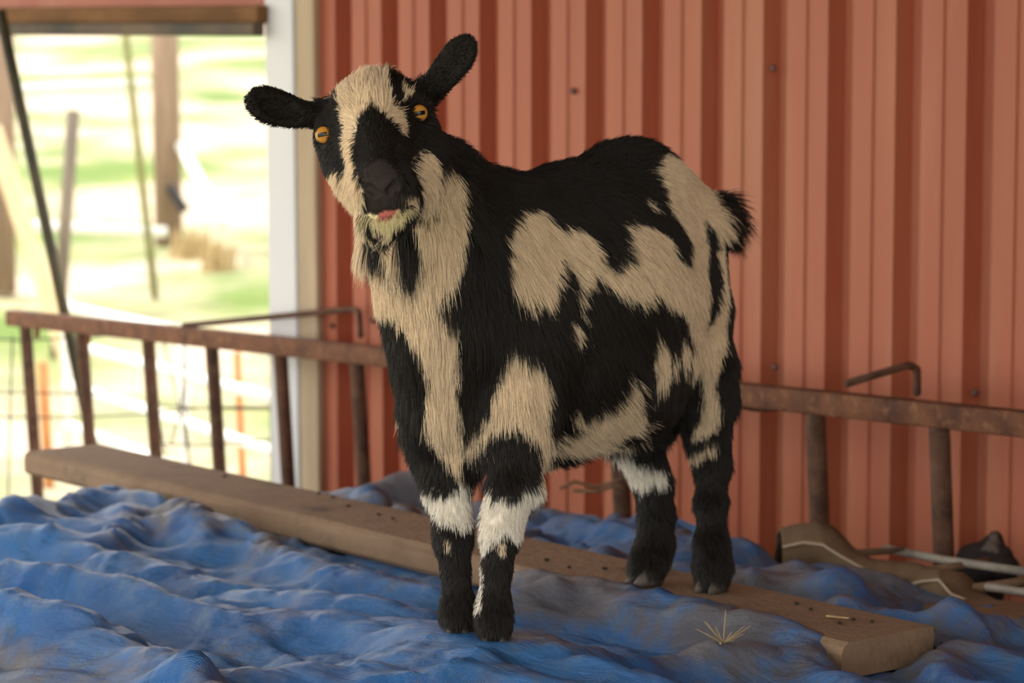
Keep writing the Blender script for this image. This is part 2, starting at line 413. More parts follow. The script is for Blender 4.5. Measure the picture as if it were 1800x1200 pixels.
# folds read from the photograph, laid on the plane of the heap
RIDGES = [
    ([(0, 872), (60, 858), (150, 848), (235, 828)], .055, .05), ([(235, 828), (300, 868), (365, 915)], .06, .035),
    ([(235, 828), (215, 890), (180, 925)], .045, .03),
    ([(0, 905), (110, 918), (240, 960), (420, 1000), (600, 1040), (760, 1062)], .045, .035),
    ([(0, 968), (180, 995), (380, 1035), (560, 1058), (740, 1082)], .055, .030),
    ([(0, 1032), (120, 1062), (230, 1098), (320, 1150), (420, 1225)], .050, .035),
    ([(420, 1140), (620, 1150), (800, 1165), (950, 1185)], .03, .04), ([(640, 1078), (760, 1100), (880, 1125), (1000, 1150), (1100, 1185)], .06, .05),
    ([(390, 900), (480, 935), (600, 985), (700, 1008), (800, 1014)], .05, .035),
    ([(880, 1022), (1000, 1022), (1150, 1036), (1290, 1056), (1385, 1082)], .060, .035),
    ([(1330, 1085), (1420, 1120), (1490, 1165), (1530, 1210)], .050, .03),
    ([(960, 1150), (1080, 1130), (1200, 1125), (1330, 1120)], .03, .03),
    ([(1000, 1190), (1130, 1160), (1200, 1185)], .03, .025),
    ([(470, 838), (560, 824), (640, 812), (740, 815)], .05, .04), ([(620, 850), (700, 880), (760, 905)], .035, .03),
    ([(940, 920), (1010, 935), (1060, 955)], .04, .025), ([(1010, 880), (1120, 905), (1230, 925), (1330, 925)], .035, .03),
    ([(1290, 985), (1380, 990), (1480, 1005)], .03, .03), ([(1400, 1040), (1520, 1050), (1640, 1060), (1700, 1060)], .055, .035),
    ([(1640, 1080), (1660, 1120), (1670, 1160)], .05, .03), ([(1690, 1100), (1800, 1120)], .04, .03),
    ([(1560, 1180), (1680, 1170), (1800, 1185)], .03, .03),
]
S = base.copy(); CREST = .778
for pts, h, w in RIDGES:
    d, t = seg_d(FX, FY, [PZ(a, b, ZT) for a, b in pts])
    S = np.maximum(S, base + (CREST+(h-.045)*.3-base)*np.exp(-(d/w)**2)*(.92+.08*np.sin(t*9)))
S = np.minimum(S, .80)
for h in HOOF:
    d = np.hypot(FX-h[0], FY-h[1]); k = np.exp(-np.clip(d-.03, 0, 9)**2/.075**2); S = S*(1-k)+(h[2]-.004)*k
fall = np.clip(sd/.10+.6, 0, 1); fall = fall*fall*(3-2*fall)
S = .47 + (S-.47)*fall
# plank footprint keeps the sheet down
pu = (FX-pf_r[0])*pd[0]+(FY-pf_r[1])*pd[1]; ps = (FX-pf_r[0])*pw[0]+(FY-pf_r[1])*pw[1]
oa = PZ(1468, 1124, PT); ob = PZ(862, 1003, PT); pua = (oa-pf_r)@pd; pub = (ob-pf_r)@pd
lap = (pu > pua) & (pu < pub) & (ps > W-.022-.012*np.sin(pu*9)) & (ps < W+.03)
under = (pu > -.012) & (pu < plen+.01) & (ps > -.012) & (ps < W+.004)
under &= ~lap
CEIL = np.where(under, PT-TH-.004, 9.)
near = np.exp(-np.clip(np.maximum(np.maximum(-ps, ps-W), np.maximum(-pu, pu-plen)), 0, 1)/.010)
S = np.where(near > .3, np.minimum(S, PT-TH-.006 + (1-near)*.09), S); S = np.minimum(S, CEIL); S = np.where(lap, np.maximum(S, PT+.004-.25*np.clip(ps-W, 0, 1)), S)
def sample(A, x, y):
    i = np.clip((x-fx[0])/(fx[1]-fx[0]), 0, len(fx)-1.01); j = np.clip((y-fy[0])/(fy[1]-fy[0]), 0, len(fy)-1.01)
    a = i.astype(int); b = j.astype(int); u = i-a; v = j-b
    return (A[b, a]*(1-u)+A[b, a+1]*u)*(1-v)+(A[b+1, a]*(1-u)+A[b+1, a+1]*u)*v
def con(A, B, rest, k):
    d = B-A; l = np.sqrt((d*d).sum(-1, keepdims=True))+1e-9; c = d*((l-rest)/l*.5*k); A += c; B -= c
def settle(pos, rx, ry, iters, bend, st, grav):
    prev = pos.copy(); nyy, nxx = pos.shape[:2]
    for it in range(iters):
        vel = (pos-prev)*.90; prev = pos.copy(); pos += vel; pos[..., 2] -= grav
        for rep in range(3):
            for o_ in (0, 1):
                n = (nxx-o_)//2*2; con(pos[:, o_:o_+n:2], pos[:, o_+1:o_+n+1:2], rx, 1)
                n = (nyy-o_)//2*2; con(pos[o_:o_+n:2], pos[o_+1:o_+n+1:2], ry, 1)
            dg = math.hypot(rx, ry)
            for o_ in (0, 1):
                n = (nyy-o_)//2*2
                con(pos[o_:o_+n:2, :-1], pos[o_+1:o_+n+1:2, 1:], dg, .5); con(pos[o_:o_+n:2, 1:], pos[o_+1:o_+n+1:2, :-1], dg, .5)
        if bend:
            for o_ in range(st):
                a = pos[:, o_::2*st]; b = pos[:, o_+st::2*st]; n = min(a.shape[1], b.shape[1]); con(a[:, :n], b[:, :n], rx*st*.97, bend)
                a = pos[o_::2*st]; b = pos[o_+st::2*st]; n = min(a.shape[0], b.shape[0]); con(a[:n], b[:n], ry*st*.97, bend)
        g = sample(S, pos[..., 0], pos[..., 1]); k = pos[..., 2] < g
        pos[..., 2] = np.where(k, g, pos[..., 2]); fr = np.where(k, .6, 0.)[..., None]
        pos[..., :2] = pos[..., :2]*(1-fr)+prev[..., :2]*fr
        c = sample(CEIL, pos[..., 0], pos[..., 1]); c = np.where(c < 8, PT-TH-.003, 9.); pos[..., 2] = np.minimum(pos[..., 2], c)
        for h in HOOF:
            d = np.hypot(pos[..., 0]-h[0], pos[..., 1]-h[1]); pos[..., 2] = np.where(d < .034, np.minimum(pos[..., 2], h[2]), pos[..., 2])
    return pos
UA, VA = np.array((.8, -.6)), np.array((.6, .8))           # along and across the long folds
u_0, u_1, v_0, v_1 = -3.30, .15, .62, 3.25; KU, KV = 8, 6; ncu = 49; ncv = 75
def grid(nu, nv):
    U_, V_ = np.meshgrid(np.linspace(u_0, u_1, nu), np.linspace(v_0, v_1, nv)); return U_, V_, U_*UA[0]+V_*VA[0], U_*UA[1]+V_*VA[1]
U_, V_, GX, GY = grid(ncu, ncv)
fold = .022*(vnoise(U_*.25, V_, 14, 5)-.5)
pos = np.stack((GX, GY, sample(S, GX, GY)+.006+.018*vnoise(U_*.16, V_, 15, 6)+.006*RNG.random(GX.shape)), -1)
pos[..., 0] += fold*VA[0]; pos[..., 1] += fold*VA[1]
pos = settle(pos, (u_1-u_0)/(ncu-1)*1.015, (v_1-v_0)/(ncv-1)*1.10, 140, 0, 2, .0010)
def upsample(p, k, l):
    n0, n1 = p.shape[:2]; a = np.linspace(0, n0-1, (n0-1)*k+1); b = np.linspace(0, n1-1, (n1-1)*l+1)
    i = np.minimum(a.astype(int), n0-2); j = np.minimum(b.astype(int), n1-2); u = (a-i)[:, None, None]; v = (b-j)[None, :, None]
    v = v*v*(3-2*v)*.5+v*.5
    return (p[i][:, j]*(1-v)+p[i][:, j+1]*v)*(1-u)+(p[i+1][:, j]*(1-v)+p[i+1][:, j+1]*v)*u
pos = upsample(pos, KV, KU); nyy, nxx = pos.shape[:2]
for s_, am in ((9, .004), (22, .004)):
    for c_ in range(3): pos[..., c_] += am*(vnoise(pos[..., 0], pos[..., 1], s_, 11+s_+c_)-.5)
pos = settle(pos, (u_1-u_0)/(nxx-1)*1.02, (v_1-v_0)/(nyy-1)*1.105, 30, .4, 2, .0004)
for it in range(5):
    q = pos.copy(); q[1:-1] = pos[1:-1]*.5+(pos[:-2]+pos[2:])*.25; r_ = q.copy(); r_[:, 1:-1] = q[:, 1:-1]*.5+(q[:, :-2]+q[:, 2:])*.25; pos = r_
c = sample(CEIL, pos[..., 0], pos[..., 1]); pos[..., 2] = np.where(c < 8, np.minimum(pos[..., 2], PT-TH-.002), pos[..., 2])
# sharp creases pressed into the sheet
U_, V_, GX, GY = grid(nxx, nyy); du_ = (u_1-u_0)/(nxx-1); dv_ = (v_1-v_0)/(nyy-1)
e_x = np.gradient(pos, axis=1); e_y = np.gradient(pos, axis=0); nrm = np.cross(e_x, e_y); nrm /= np.linalg.norm(nrm, axis=-1, keepdims=True)+1e-9
dsp = np.zeros((nyy, nxx)); cr = np.random.default_rng(21)
for i in range(8000):
    lg = cr.random() < .62
    L_ = cr.uniform(.05, .26) if lg else cr.uniform(.02, .08); w_ = cr.uniform(.007, .018) if lg else cr.uniform(.007, .014); am = w_*cr.uniform(.14, .46)*(1 if cr.random() < .55 else -1)
    an = cr.normal(0, .28) if lg else cr.uniform(0, 3.14); cu = cr.uniform(u_0, u_1); cv = cr.uniform(v_0, v_1)
    a0, a1 = int(max(0, (cu-L_-u_0)/du_)), int(min(nxx, (cu+L_-u_0)/du_+1)); hh = L_*abs(math.sin(an))+w_*3; b0, b1 = int(max(0, (cv-hh-v_0)/dv_)), int(min(nyy, (cv+hh-v_0)/dv_+1))
    if a1-a0 < 2 or b1-b0 < 2: continue
    X_ = U_[b0:b1, a0:a1]-cu; Y_ = V_[b0:b1, a0:a1]-cv; u = (X_*math.cos(an)+Y_*math.sin(an))/L_; v = -X_*math.sin(an)+Y_*math.cos(an)
    v = v + .05*L_*np.sin(u*3+i); one = np.where(v > 0, cr.uniform(1, 3.5), 1.)
    dsp[b0:b1, a0:a1] += am*np.clip(1-np.abs(v)/(w_*one), 0, 1)*np.clip(1-u*u, 0, 1)
bu = (pos[..., 0]-pf_r[0])*pd[0]+(pos[..., 1]-pf_r[1])*pd[1]; bs = (pos[..., 0]-pf_r[0])*pw[0]+(pos[..., 1]-pf_r[1])*pw[1]
ds2 = np.zeros((nyy, nxx)); ds3 = np.zeros((nyy, nxx))
for i in range(2400):
    far = i < 1700
    L_ = cr.uniform(.04, .13) if far else cr.uniform(.14, .40); w_ = cr.uniform(.016, .036) if far else cr.uniform(.018, .034); am = w_*(cr.uniform(.25, .62) if far else cr.uniform(.10, .26))*(1 if cr.random() < .6 else -1)
    an = cr.uniform(0, 3.14) if far else cr.normal(0, .2); cu = cr.uniform(u_0, u_1); cv = cr.uniform(v_0, v_1)
    a0, a1 = int(max(0, (cu-L_-w_*3-u_0)/du_)), int(min(nxx, (cu+L_+w_*3-u_0)/du_+1)); hh = L_*abs(math.sin(an))+w_*3; b0, b1 = int(max(0, (cv-hh-v_0)/dv_)), int(min(nyy, (cv+hh-v_0)/dv_+1))
    if a1-a0 < 2 or b1-b0 < 2: continue
    X_ = U_[b0:b1, a0:a1]-cu; Y_ = V_[b0:b1, a0:a1]-cv; u = (X_*math.cos(an)+Y_*math.sin(an))/L_; v = -X_*math.sin(an)+Y_*math.cos(an)
    v = v + .06*L_*np.sin(u*3+i); one = np.where(v > 0, cr.uniform(1, 2.6), 1.)
    (ds2 if far else ds3)[b0:b1, a0:a1] += am*np.clip(1-np.abs(v)/(w_*one), 0, 1)*np.clip(1-np.abs(u)**1.5, 0, 1)
dsp += ds2*np.clip((.03-bs)/.05, .12, 1) + ds3*np.clip((bs-W)/.05, .1, 1)
dsp *= np.clip(1-1.2*np.exp(-(np.minimum(*[np.hypot(pos[..., 0]-h[0], pos[..., 1]-h[1]) for h in HOOF])/.05)**2), 0, 1)
pos = pos+nrm*dsp[..., None]
c = sample(CEIL, pos[..., 0], pos[..., 1]); pos[..., 2] = np.where(c < 8, np.minimum(pos[..., 2], PT-TH-.002), pos[..., 2])
GX, GY = U_, V_; pos = pos.astype(np.float32)
idx = np.arange(nxx*nyy).reshape(nyy, nxx)
quads = np.stack((idx[:-1, :-1], idx[:-1, 1:], idx[1:, 1:], idx[1:, :-1]), -1).reshape(-1, 4)
fp = pos.reshape(-1, 3)[quads]; ok_ = (fp[..., 1] < YR0-KR*fp[..., 0]-.06).all(1); hs = sample(sd, fp[..., 0].mean(1), fp[..., 1].mean(1)); quads = quads[ok_ & (hs > -.16) & (fp[..., 1] > 1.86).all(1) & (fp[..., 0] < 1.45).all(1) & (fp[..., 0] > -1.45).all(1)]
used = np.unique(quads)
me = bpy.data.meshes.new('tarp'); me.vertices.add(nxx*nyy); me.vertices.foreach_set('co', pos.reshape(-1))
me.loops.add(quads.size); me.loops.foreach_set('vertex_index', quads.reshape(-1).astype(np.int32))
me.polygons.add(len(quads)); me.polygons.foreach_set('loop_start', np.arange(0, quads.size, 4, dtype=np.int32))
me.update(calc_edges=True); me.polygons.foreach_set('use_smooth', np.ones(len(quads), bool))
uvl = me.uv_layers.new(name='UVMap'); uvv = np.stack((GX, GY), -1).reshape(-1, 2)[quads.reshape(-1)]; uvl.data.foreach_set('uv', uvv.reshape(-1).astype(np.float32))
# trodden dirt lies thicker behind and beside the plank
dirt = np.zeros(GX.shape); gp = project(pos)
for (a, b, r, v) in ((1000, 1060, 110, .14), (1250, 1090, 130, .12), (300, 900, 120, .10), (480, 930, 110, .12), (1400, 950, 250, .02), (1600, 1020, 200, .03), (720, 880, 200, .10), (1100, 890, 200, .06), (200, 1000, 260, -.12), (600, 1100, 260, -.10), (1100, 1190, 120, -.12), (60, 1180, 120, .06), (520, 1190, 160, .06)):
    dirt += v*np.exp(-(((gp[..., 0]-a)/r)**2+((gp[..., 1]-b)/(r*.5))**2))
at = me.attributes.new('dirt', 'FLOAT', 'POINT'); at.data.foreach_set('value', dirt.reshape(-1).astype(np.float32))
me.materials.append(M['tarp'])
tarp = bpy.data.objects.new('tarp', me); col.objects.link(tarp)
def on_tarp(px, py, r=5.):
    d = np.hypot(gp[..., 0]-px, gp[..., 1]-py); k = d < r
    if not k.any(): return None
    c = pos[k]; return c[np.argmin(c[:, 1])].astype(float)
mbs = MB()
for i in range(34):
    t0, t1 = i/34, (i+.62)/34; q = [on_tarp(1208+155*t, 1086+118*t) for t in (t0, t1)]
    if q[0] is not None and q[1] is not None and np.linalg.norm(q[0]-q[1]) < .03: mbs.tube([q[0]+np.array((0, -.001, .0015)), q[1]+np.array((0, -.001, .0015))], .0011, 5)
SEAM = mbs
tag(SEAM.build('seam_stitching', M['hem'], tarp), 'pale stitched seam', kind='stuff')
tag(tarp, 'crumpled muddy blue woven tarp spread over the heap under the goat', 'tarp')

# ------------------------------------------------------------------ brown canvas thrown over the back edge of the tarp
back = [(1366, 938, 3.66), (1400, 924, 3.63), (1432, 916, 3.60), (1462, 926, 3.58), (1492, 960, 3.56), (1530, 985, 3.54), (1575, 990, 3.50), (1612, 993, 3.46), (1650, 1012, 3.42), (1700, 1012, 3.38), (1728, 1040, 3.34), (1760, 1066, 3.30)]
front = [(1376, 962, 3.54), (1412, 954, 3.52), (1446, 958, 3.50), (1474, 976, 3.48), (1510, 996, 3.45), (1545, 1013, 3.42), (1576, 1034, 3.38), (1622, 1022, 3.34), (1650, 1020, 3.31), (1672, 1045, 3.28), (1705, 1058, 3.25), (1738, 1072, 3.22)]
V = []; Fc = []; R = 8; n = len(back)
def resample(pts, m):
    pts = np.array(pts, float); t = np.linspace(0, len(pts)-1, m); i = np.minimum(t.astype(int), len(pts)-2); f = (t-i)[:, None]
    return pts[i]*(1-f)+pts[i+1]*f
bk = resample(back, 67); fr = resample(front, 67)
for i in range(67):
    A = P(*bk[i]); B = P(*fr[i])
    for k in range(R+1):
        t = k/R; p = A*(1-t)+B*t; p[2] += .014*math.sin(math.pi*t) + .003*math.sin(i*.35+t*4)*t*(1-t)*4
        V.append(p)
    V.append(A+np.array((.0, .05, -.10))); V.append(P(*fr[i])+np.array((.0, .012, -.055)))
K = R+3
for i in range(66):
    for k in range(R): a = i*K+k; Fc.append((a, a+1, a+1+K, a+K))
    a = i*K; Fc.append((a+R+1, a, a+K, a+R+1+K)); Fc.append((a+R, a+R+2, a+R+2+K, a+R+K))
canvas = empty('canvas_sheet', tuple(P(1560, 1010, 3.42))); tag(canvas, 'brown canvas sheet with a zigzag pale hem folded over the tarp edge', 'canvas sheet')
o = mesh_obj('sheet', V, Fc, M['canvas'], canvas, True); m = o.modifiers.new('t', 'SOLIDIFY'); m.thickness = .004
mb = MB(); mb.tube([P(*q)+np.array((0, -.002, .001)) for q in fr], .0022, 6); mb.build('hem', M['hem'], canvas, smooth=True)

# ------------------------------------------------------------------ loose rods, sticks, board, straw
def rod(name, pts, r, m, label, cat, group=None):
    mb = MB(); mb.tube([P(*p) for p in pts], r, 8); return tag(mb.build(name, M[m], smooth=True), label, cat, group)
rod('steel_rod', [(1555, 964, 3.56), (1660, 984, 3.44), (1860, 1013, 3.24)], .0065, 'rod_white', 'long pale grey rod passing before the dark grey goat', 'rod')
rod('steel_rod', [(1735, 1031, 3.28), (1880, 1052, 3.15)], .006, 'rod_white', 'short pale grey rod beside the old brown board', 'rod')
rod('stick', [(1478, 956, 3.52), (1500, 972, 3.50), (1560, 968, 3.50), (1590, 964, 3.50)], [.007, .006, .005, .004], 'stick', 'brown stick poking out behind the canvas sheet by the pipe', 'stick')
rod('stick', [(1612, 1004, 3.40), (1690, 994, 3.40), (1738, 984, 3.42)], [.006, .006, .005], 'stick', 'brown stick crossing the long grey rod', 'stick')
rod('stick', [(1712, 1034, 3.30), (1760, 1028, 3.28), (1850, 1014, 3.22)], .007, 'stick', 'brown stick resting above the old brown board', 'stick')
rod('twig', [(985, 858, 3.98), (1010, 846, 3.97), (1045, 856, 3.96), (1075, 848, 3.94), (1100, 838, 3.93)], .003, 'stick', 'thin bent twig beside the pipe behind the goat belly', 'twig')
rod('twig', [(1008, 862, 3.97), (1050, 864, 3.95), (1085, 852, 3.94), (1098, 860, 3.93)], .003, 'stick', 'thin straight twig lying below the bent twig', 'twig')
mb = MB(); mb.beam(P(1672, 1066, 3.24), P(1880, 1096, 3.04), .10, .018)
tag(mb.build('old_board', M['board'], bevel=.004), 'old brown board lying at the tarp edge beside the rods', 'board')
mb = MB(); mb.tube([PZ(1452, 1082, PT+.003), PZ(1492, 1086, PT+.003)], [.0013, .0009], 6); tag(mb.build('straw_stalk', M['straw']), 'single pale straw stalk lying on the plank', 'straw')
tuft = MB(); c = None
tp = on_tarp(1272, 1122, 6.)
for i in range(16):
    a = random.uniform(0, 6.28); l = random.uniform(.014, .036); e = random.uniform(.3, 1.4)
    tuft.tube([tp+np.array((0, 0, -.002)), tp+np.array((math.cos(a)*l, math.sin(a)*l, e*l*.8))], [.0009, .0004], 4)
tag(tuft.build('straw_tuft', M['straw']), 'small tuft of dry straw stuck on the blue tarp', 'straw')
for px, py in ((395, 838), (560, 868), (585, 874), (612, 890), (665, 905), (690, 912), (960, 985), (1000, 998), (1062, 1000), (1400, 1062), (1425, 1072), (1500, 1090), (1532, 1094), (1475, 1096)):
    c = PZ(px, py, PT); bm = bmesh.new(); bmesh.ops.create_icosphere(bm, subdivisions=1, radius=.0042)
    me = bpy.data.meshes.new('dropping'); bm.to_mesh(me); bm.free(); me.materials.append(M['dung'])
    o = bpy.data.objects.new('dropping', me); col.objects.link(o); o.location = (c[0], c[1], PT+.0012); o.scale = (random.uniform(.7, 1.4), random.uniform(.6, 1), .55); o.rotation_euler.z = random.uniform(0, 3)
    tag(o, 'tiny dark dropping on the weathered plank', 'dropping', 'droppings on the plank')

# ------------------------------------------------------------------ outside the opening
def bar(name, a, b, w, m, label, cat, h=None, parent=None):
    mb = MB(); mb.beam(a, b, w, h or w, up=(0, 1, .01)); o = mb.build(name, M[m], parent, bevel=.004)
    return tag(o, label, cat) if label else o
def round_post(name, a, b, r, m, label=None, cat=None, parent=None):
    mb = MB(); mb.tube([a, (np.array(a)+np.array(b))/2, b], r, 12); o = mb.build(name, M[m], parent, smooth=True)
    return tag(o, label, cat) if label else o
def foot(px, py_hint, Y): p = P(px, py_hint, Y); p[2] = ground_z(Y)-.03; return p
t = P(0, 18, 5.34); b = P(128, 618, 5.50); b = t+(b-t)*((t[2]+.02)/(t[2]-b[2])); round_post('leaning_pole', t, b, .0125, 'dark_pole', 'dark slender pole leaning on the brown header beam', 'pole')
b = P(127, 648, 11.5); t = P(-14, 225, 11.3); bar('leaning_board', b+np.array((0, 0, -.02)), t, .085, 'pale_board', 'pale sunlit board leaning outside behind the dark pole', 'board', .03)
round_post('fence_stake', P(129, 193, 12.2), foot(99, 640, 12.2), .034, 'grey_wood', 'short grey weathered stake standing alone in the pasture', 'stake')
fence = empty('board_fence', tuple(foot(8, 400, 14.2))); tag(fence, 'white railed fence with a thick brown end post', 'fence')
round_post('post', P(4, 60, 14.2), foot(6, 420, 14.2), .07, 'brown_post', parent=fence)
round_post('rail', P(-60, 160, 14.1), P(262, 146, 14.6), .030, 'white_paint', parent=fence)
round_post('rail', P(-60, 392, 14.1), P(290, 408, 14.9), .034, 'white_paint', parent=fence)
round_post('mossy_pole', P(218, 40, 14.0), foot(272, 440, 14.0), .022, 'green_stake', 'thin mossy green pole standing by the white rail', 'pole')
bp_ = empty('utility_post', tuple(foot(294, 400, 16))); tag(bp_, 'thick brown timber post with a pale diagonal brace', 'post')
round_post('trunk', P(287, -40, 16), foot(297, 410, 16), .092, 'brown_post', parent=bp_)
round_post('brace', P(318, 255, 15.9), P(392, 396, 15.2), .036, 'white_paint', parent=bp_)
bar('strap', P(298, 328, 15.85), P(326, 370, 15.8), .06, 'black', None, None, parent=bp_)
def grass_tuft(px, py, Y, w, h, label, m='straw'):
    mb = MB(); c = P(px, py, Y); c[2] = ground_z(Y)-.03
    for i in range(70):
        a = random.uniform(0, 6.28); r = random.uniform(0, w*.5); l = h*random.uniform(.5, 1); s = random.uniform(-.25, .25)
        p = c+np.array((math.cos(a)*r, math.sin(a)*r, 0)); mb.tube([p, p+np.array((s*l, random.uniform(-.2, .2)*l, l))], [.012, .003], 4, False)
    tag(mb.build('grass_tuft', M[m]), label, 'grass')
grass_tuft(335, 395, 15.5, .30, .22, 'dry straw coloured grass tuft at the foot of the brown post')
grass_tuft(384, 400, 15.0, .25, .20, 'dry grass tuft at the foot of the pale brace')
gate = empty('pipe_gate', tuple(foot(300, 700, 8))); tag(gate, 'white pipe gate running past the opening behind the rack', 'gate')
gl, gr = np.array((-1.72, 9.3, 0.)), np.array((-.45, 6.6, 0.))
for z in (.20, .36, .52, .66):
    mb = MB(); mb.tube([gl+np.array((0, 0, z)), gr+np.array((0, 0, z+.03))], .019, 10); mb.build('rail', M['white_paint'], gate, smooth=True)
for t in (0., .5, 1.):
    p = gl*(1-t)+gr*t; mb = MB(); mb.tube([p+np.array((0, 0, -.03)), p+np.array((0, 0, .70))], .017, 10); mb.build('upright', M['white_paint'], gate, smooth=True)
round_post('wooden_stake', P(74, 636, 9.0), foot(86, 790, 9.0), .020, 'orange_stake', 'orange brown stake behind the left end of the rack', 'stake')
round_post('steel_fence_post', P(417, 618, 7.6), foot(432, 850, 7.6), .012, 'orange_stake', 'thin rusty fence post beside the white pipe gate', 'post')
wf = empty('wire_fence', tuple(P(150, 830, 5.75))); tag(wf, 'dark sagging wire fence strung behind the rusty rack', 'wire fence')
for pts in ([(-30, 594), (40, 598), (160, 592), (250, 584), (330, 590)], [(-30, 732), (120, 734), (250, 728), (360, 716), (480, 714)], [(-30, 688), (140, 692), (200, 690)],
            [(260, 706), (330, 716), (480, 720)], [(270, 780), (360, 782), (480, 772)], [(22, 590), (18, 720), (14, 900)], [(322, 585), (324, 700), (336, 850)],
            [(284, 588), (310, 690), (338, 830)], [(300, 780), (318, 720), (326, 640)], [(276, 720), (298, 830)]):
    mb = MB(); mb.tube([P(a, b, 5.75) for a, b in pts], .0024, 6); mb.build('wire', M['wire'], wf, smooth=True)
for px in (-40, 484):
    mb = MB(); a = P(px, 570, 5.75); b = a.copy(); b[2] = -.03; mb.tube([a, b], .015, 8); mb.build('fence_post', M['wire'], wf)

# ------------------------------------------------------------------ animals: one continuous skin from a blended distance field
class Field:
    def __init__(s, lo, hi, h):
        s.lo = np.array(lo, float); s.h = h; s.n = np.ceil((np.array(hi)-s.lo)/h).astype(int)+1
        s.f = np.full(s.n, .2, np.float32)
    def box(s, lo, hi):
        a = np.clip(np.floor((np.array(lo)-s.lo)/s.h).astype(int), 0, s.n-1); b = np.clip(np.ceil((np.array(hi)-s.lo)/s.h).astype(int)+1, 1, s.n)
        sl = tuple(slice(i, j) for i, j in zip(a, b)); ax = [np.arange(i, j)*s.h+s.lo[k] for k, (i, j) in enumerate(zip(a, b))]
        return sl, ax[0][:, None, None], ax[1][None, :, None], ax[2][None, None, :]
    def merge(s, sl, d, k, cut=False):
        a = s.f[sl]; d = d.astype(np.float32)
        if cut: a, d = -a, d
        h = np.maximum(k-np.abs(a-d), 0)/k; r = np.minimum(a, d)-h*h*k*.25
        s.f[sl] = -r if cut else r
    def cone(s, a, b, ra, rb, k=.02, cut=False):
        a = np.array(a); b = np.array(b); m = max(ra, rb)+k+.02
        sl, X, Y, Z = s.box(np.minimum(a, b)-m, np.maximum(a, b)+m)
        ab = b-a; l2 = ab@ab
        t = np.clip(((X-a[0])*ab[0]+(Y-a[1])*ab[1]+(Z-a[2])*ab[2])/l2, 0, 1)
        d = np.sqrt((X-a[0]-t*ab[0])**2+(Y-a[1]-t*ab[1])**2+(Z-a[2]-t*ab[2])**2)-(ra+(rb-ra)*t)
        s.merge(sl, d, k, cut)
    def chain(s, nodes, k=.02, cut=False):
        for (p, r), (q, t) in zip(nodes[:-1], nodes[1:]): s.cone(p, q, r, t, k, cut)
    def ell(s, c, axes, rad, k=.03, cut=False):
        c = np.array(c); A = np.array(axes, float); A /= np.linalg.norm(A, axis=1)[:, None]; m = max(rad)+k+.02
        sl, X, Y, Z = s.box(c-m, c+m); q = []
        for ax, r in zip(A, rad): q.append(((X-c[0])*ax[0]+(Y-c[1])*ax[1]+(Z-c[2])*ax[2])/r)
        k0 = np.sqrt(q[0]**2+q[1]**2+q[2]**2); k1 = np.sqrt((q[0]/rad[0])**2+(q[1]/rad[1])**2+(q[2]/rad[2])**2)+1e-6
        s.merge(sl, k0*(k0-1)/k1, k, cut)
    def ray_Y(s, px, py, ya, yb, n=400):
        ys = np.linspace(ya, yb, n); pts = np.array([P(px, py, y) for y in ys]); i = np.clip(np.round((pts-s.lo)/s.h).astype(int), 0, s.n-1)
        v = s.f[i[:, 0], i[:, 1], i[:, 2]]; k = np.argmax(v < 0); return ys[k] if v[k] < 0 else None
    def mesh(s):
        f = s.f; ins = f < 0; nx, ny, nz = f.shape
        cnt = np.zeros((nx-1, ny-1, nz-1), np.uint8)
        for dx in (0, 1):
            for dy in (0, 1):
                for dz in (0, 1): cnt += ins[dx:nx-1+dx, dy:ny-1+dy, dz:nz-1+dz]
        act = np.argwhere((cnt > 0) & (cnt < 8)); ids = np.full(cnt.shape, -1, np.int64); ids[tuple(act.T)] = np.arange(len(act))
        acc = np.zeros((len(act), 3)); num = np.zeros(len(act))
        cor = [(i, j, k) for i in (0, 1) for j in (0, 1) for k in (0, 1)]
        val = {c: f[act[:, 0]+c[0], act[:, 1]+c[1], act[:, 2]+c[2]] for c in cor}
        for c in cor:
            for ax in range(3):
                if c[ax]: continue
                e = list(c); e[ax] = 1; e = tuple(e); a = val[c]; b = val[e]; k = (a < 0) != (b < 0)
                t = np.where(k, a/(a-b+1e-12), 0); pt = np.tile(np.array(c, float), (len(act), 1)); pt[:, ax] += t
                acc[k] += pt[k]; num[k] += 1
        v = (act+acc/num[:, None])*s.h+s.lo; Q = []
        for ax in range(3):
            o1, o2 = [(1, 2), (2, 0), (0, 1)][ax]
            a = [slice(None)]*3; b = [slice(None)]*3; a[ax] = slice(0, -1); b[ax] = slice(1, None)
            ch = ins[tuple(a)] != ins[tuple(b)]; w = np.argwhere(ch)
            ok = (w[:, o1] > 0) & (w[:, o2] > 0) & (w[:, o1] < f.shape[o1]-1) & (w[:, o2] < f.shape[o2]-1); w = w[ok]
            def cell(d1, d2):
                c = w.copy(); c[:, o1] += d1; c[:, o2] += d2; return ids[tuple(c.T)]
            q = np.stack((cell(-1, -1), cell(0, -1), cell(0, 0), cell(-1, 0)), 1)
            flip = ~ins[tuple(w.T)]; q[flip] = q[flip][:, ::-1]; Q.append(q)
        return v, np.concatenate(Q)

def raw_mesh(name, v, q):
    me = bpy.data.meshes.new(name); me.vertices.add(len(v)); me.vertices.foreach_set('co', v.astype(np.float32).reshape(-1))
    me.loops.add(q.size); me.loops.foreach_set('vertex_index', q.reshape(-1).astype(np.int32))
    me.polygons.add(len(q)); me.polygons.foreach_set('loop_start', np.arange(0, q.size, 4, dtype=np.int32))
    me.update(calc_edges=True); me.polygons.foreach_set('use_smooth', np.ones(len(q), bool)); return me
def vert_normals(v, q):
    n = np.cross(v[q[:, 2]]-v[q[:, 0]], v[q[:, 3]]-v[q[:, 1]]); N = np.zeros_like(v)
    for i in range(4): np.add.at(N, q[:, i], n)
    return N/(np.linalg.norm(N, axis=1)[:, None]+1e-12)

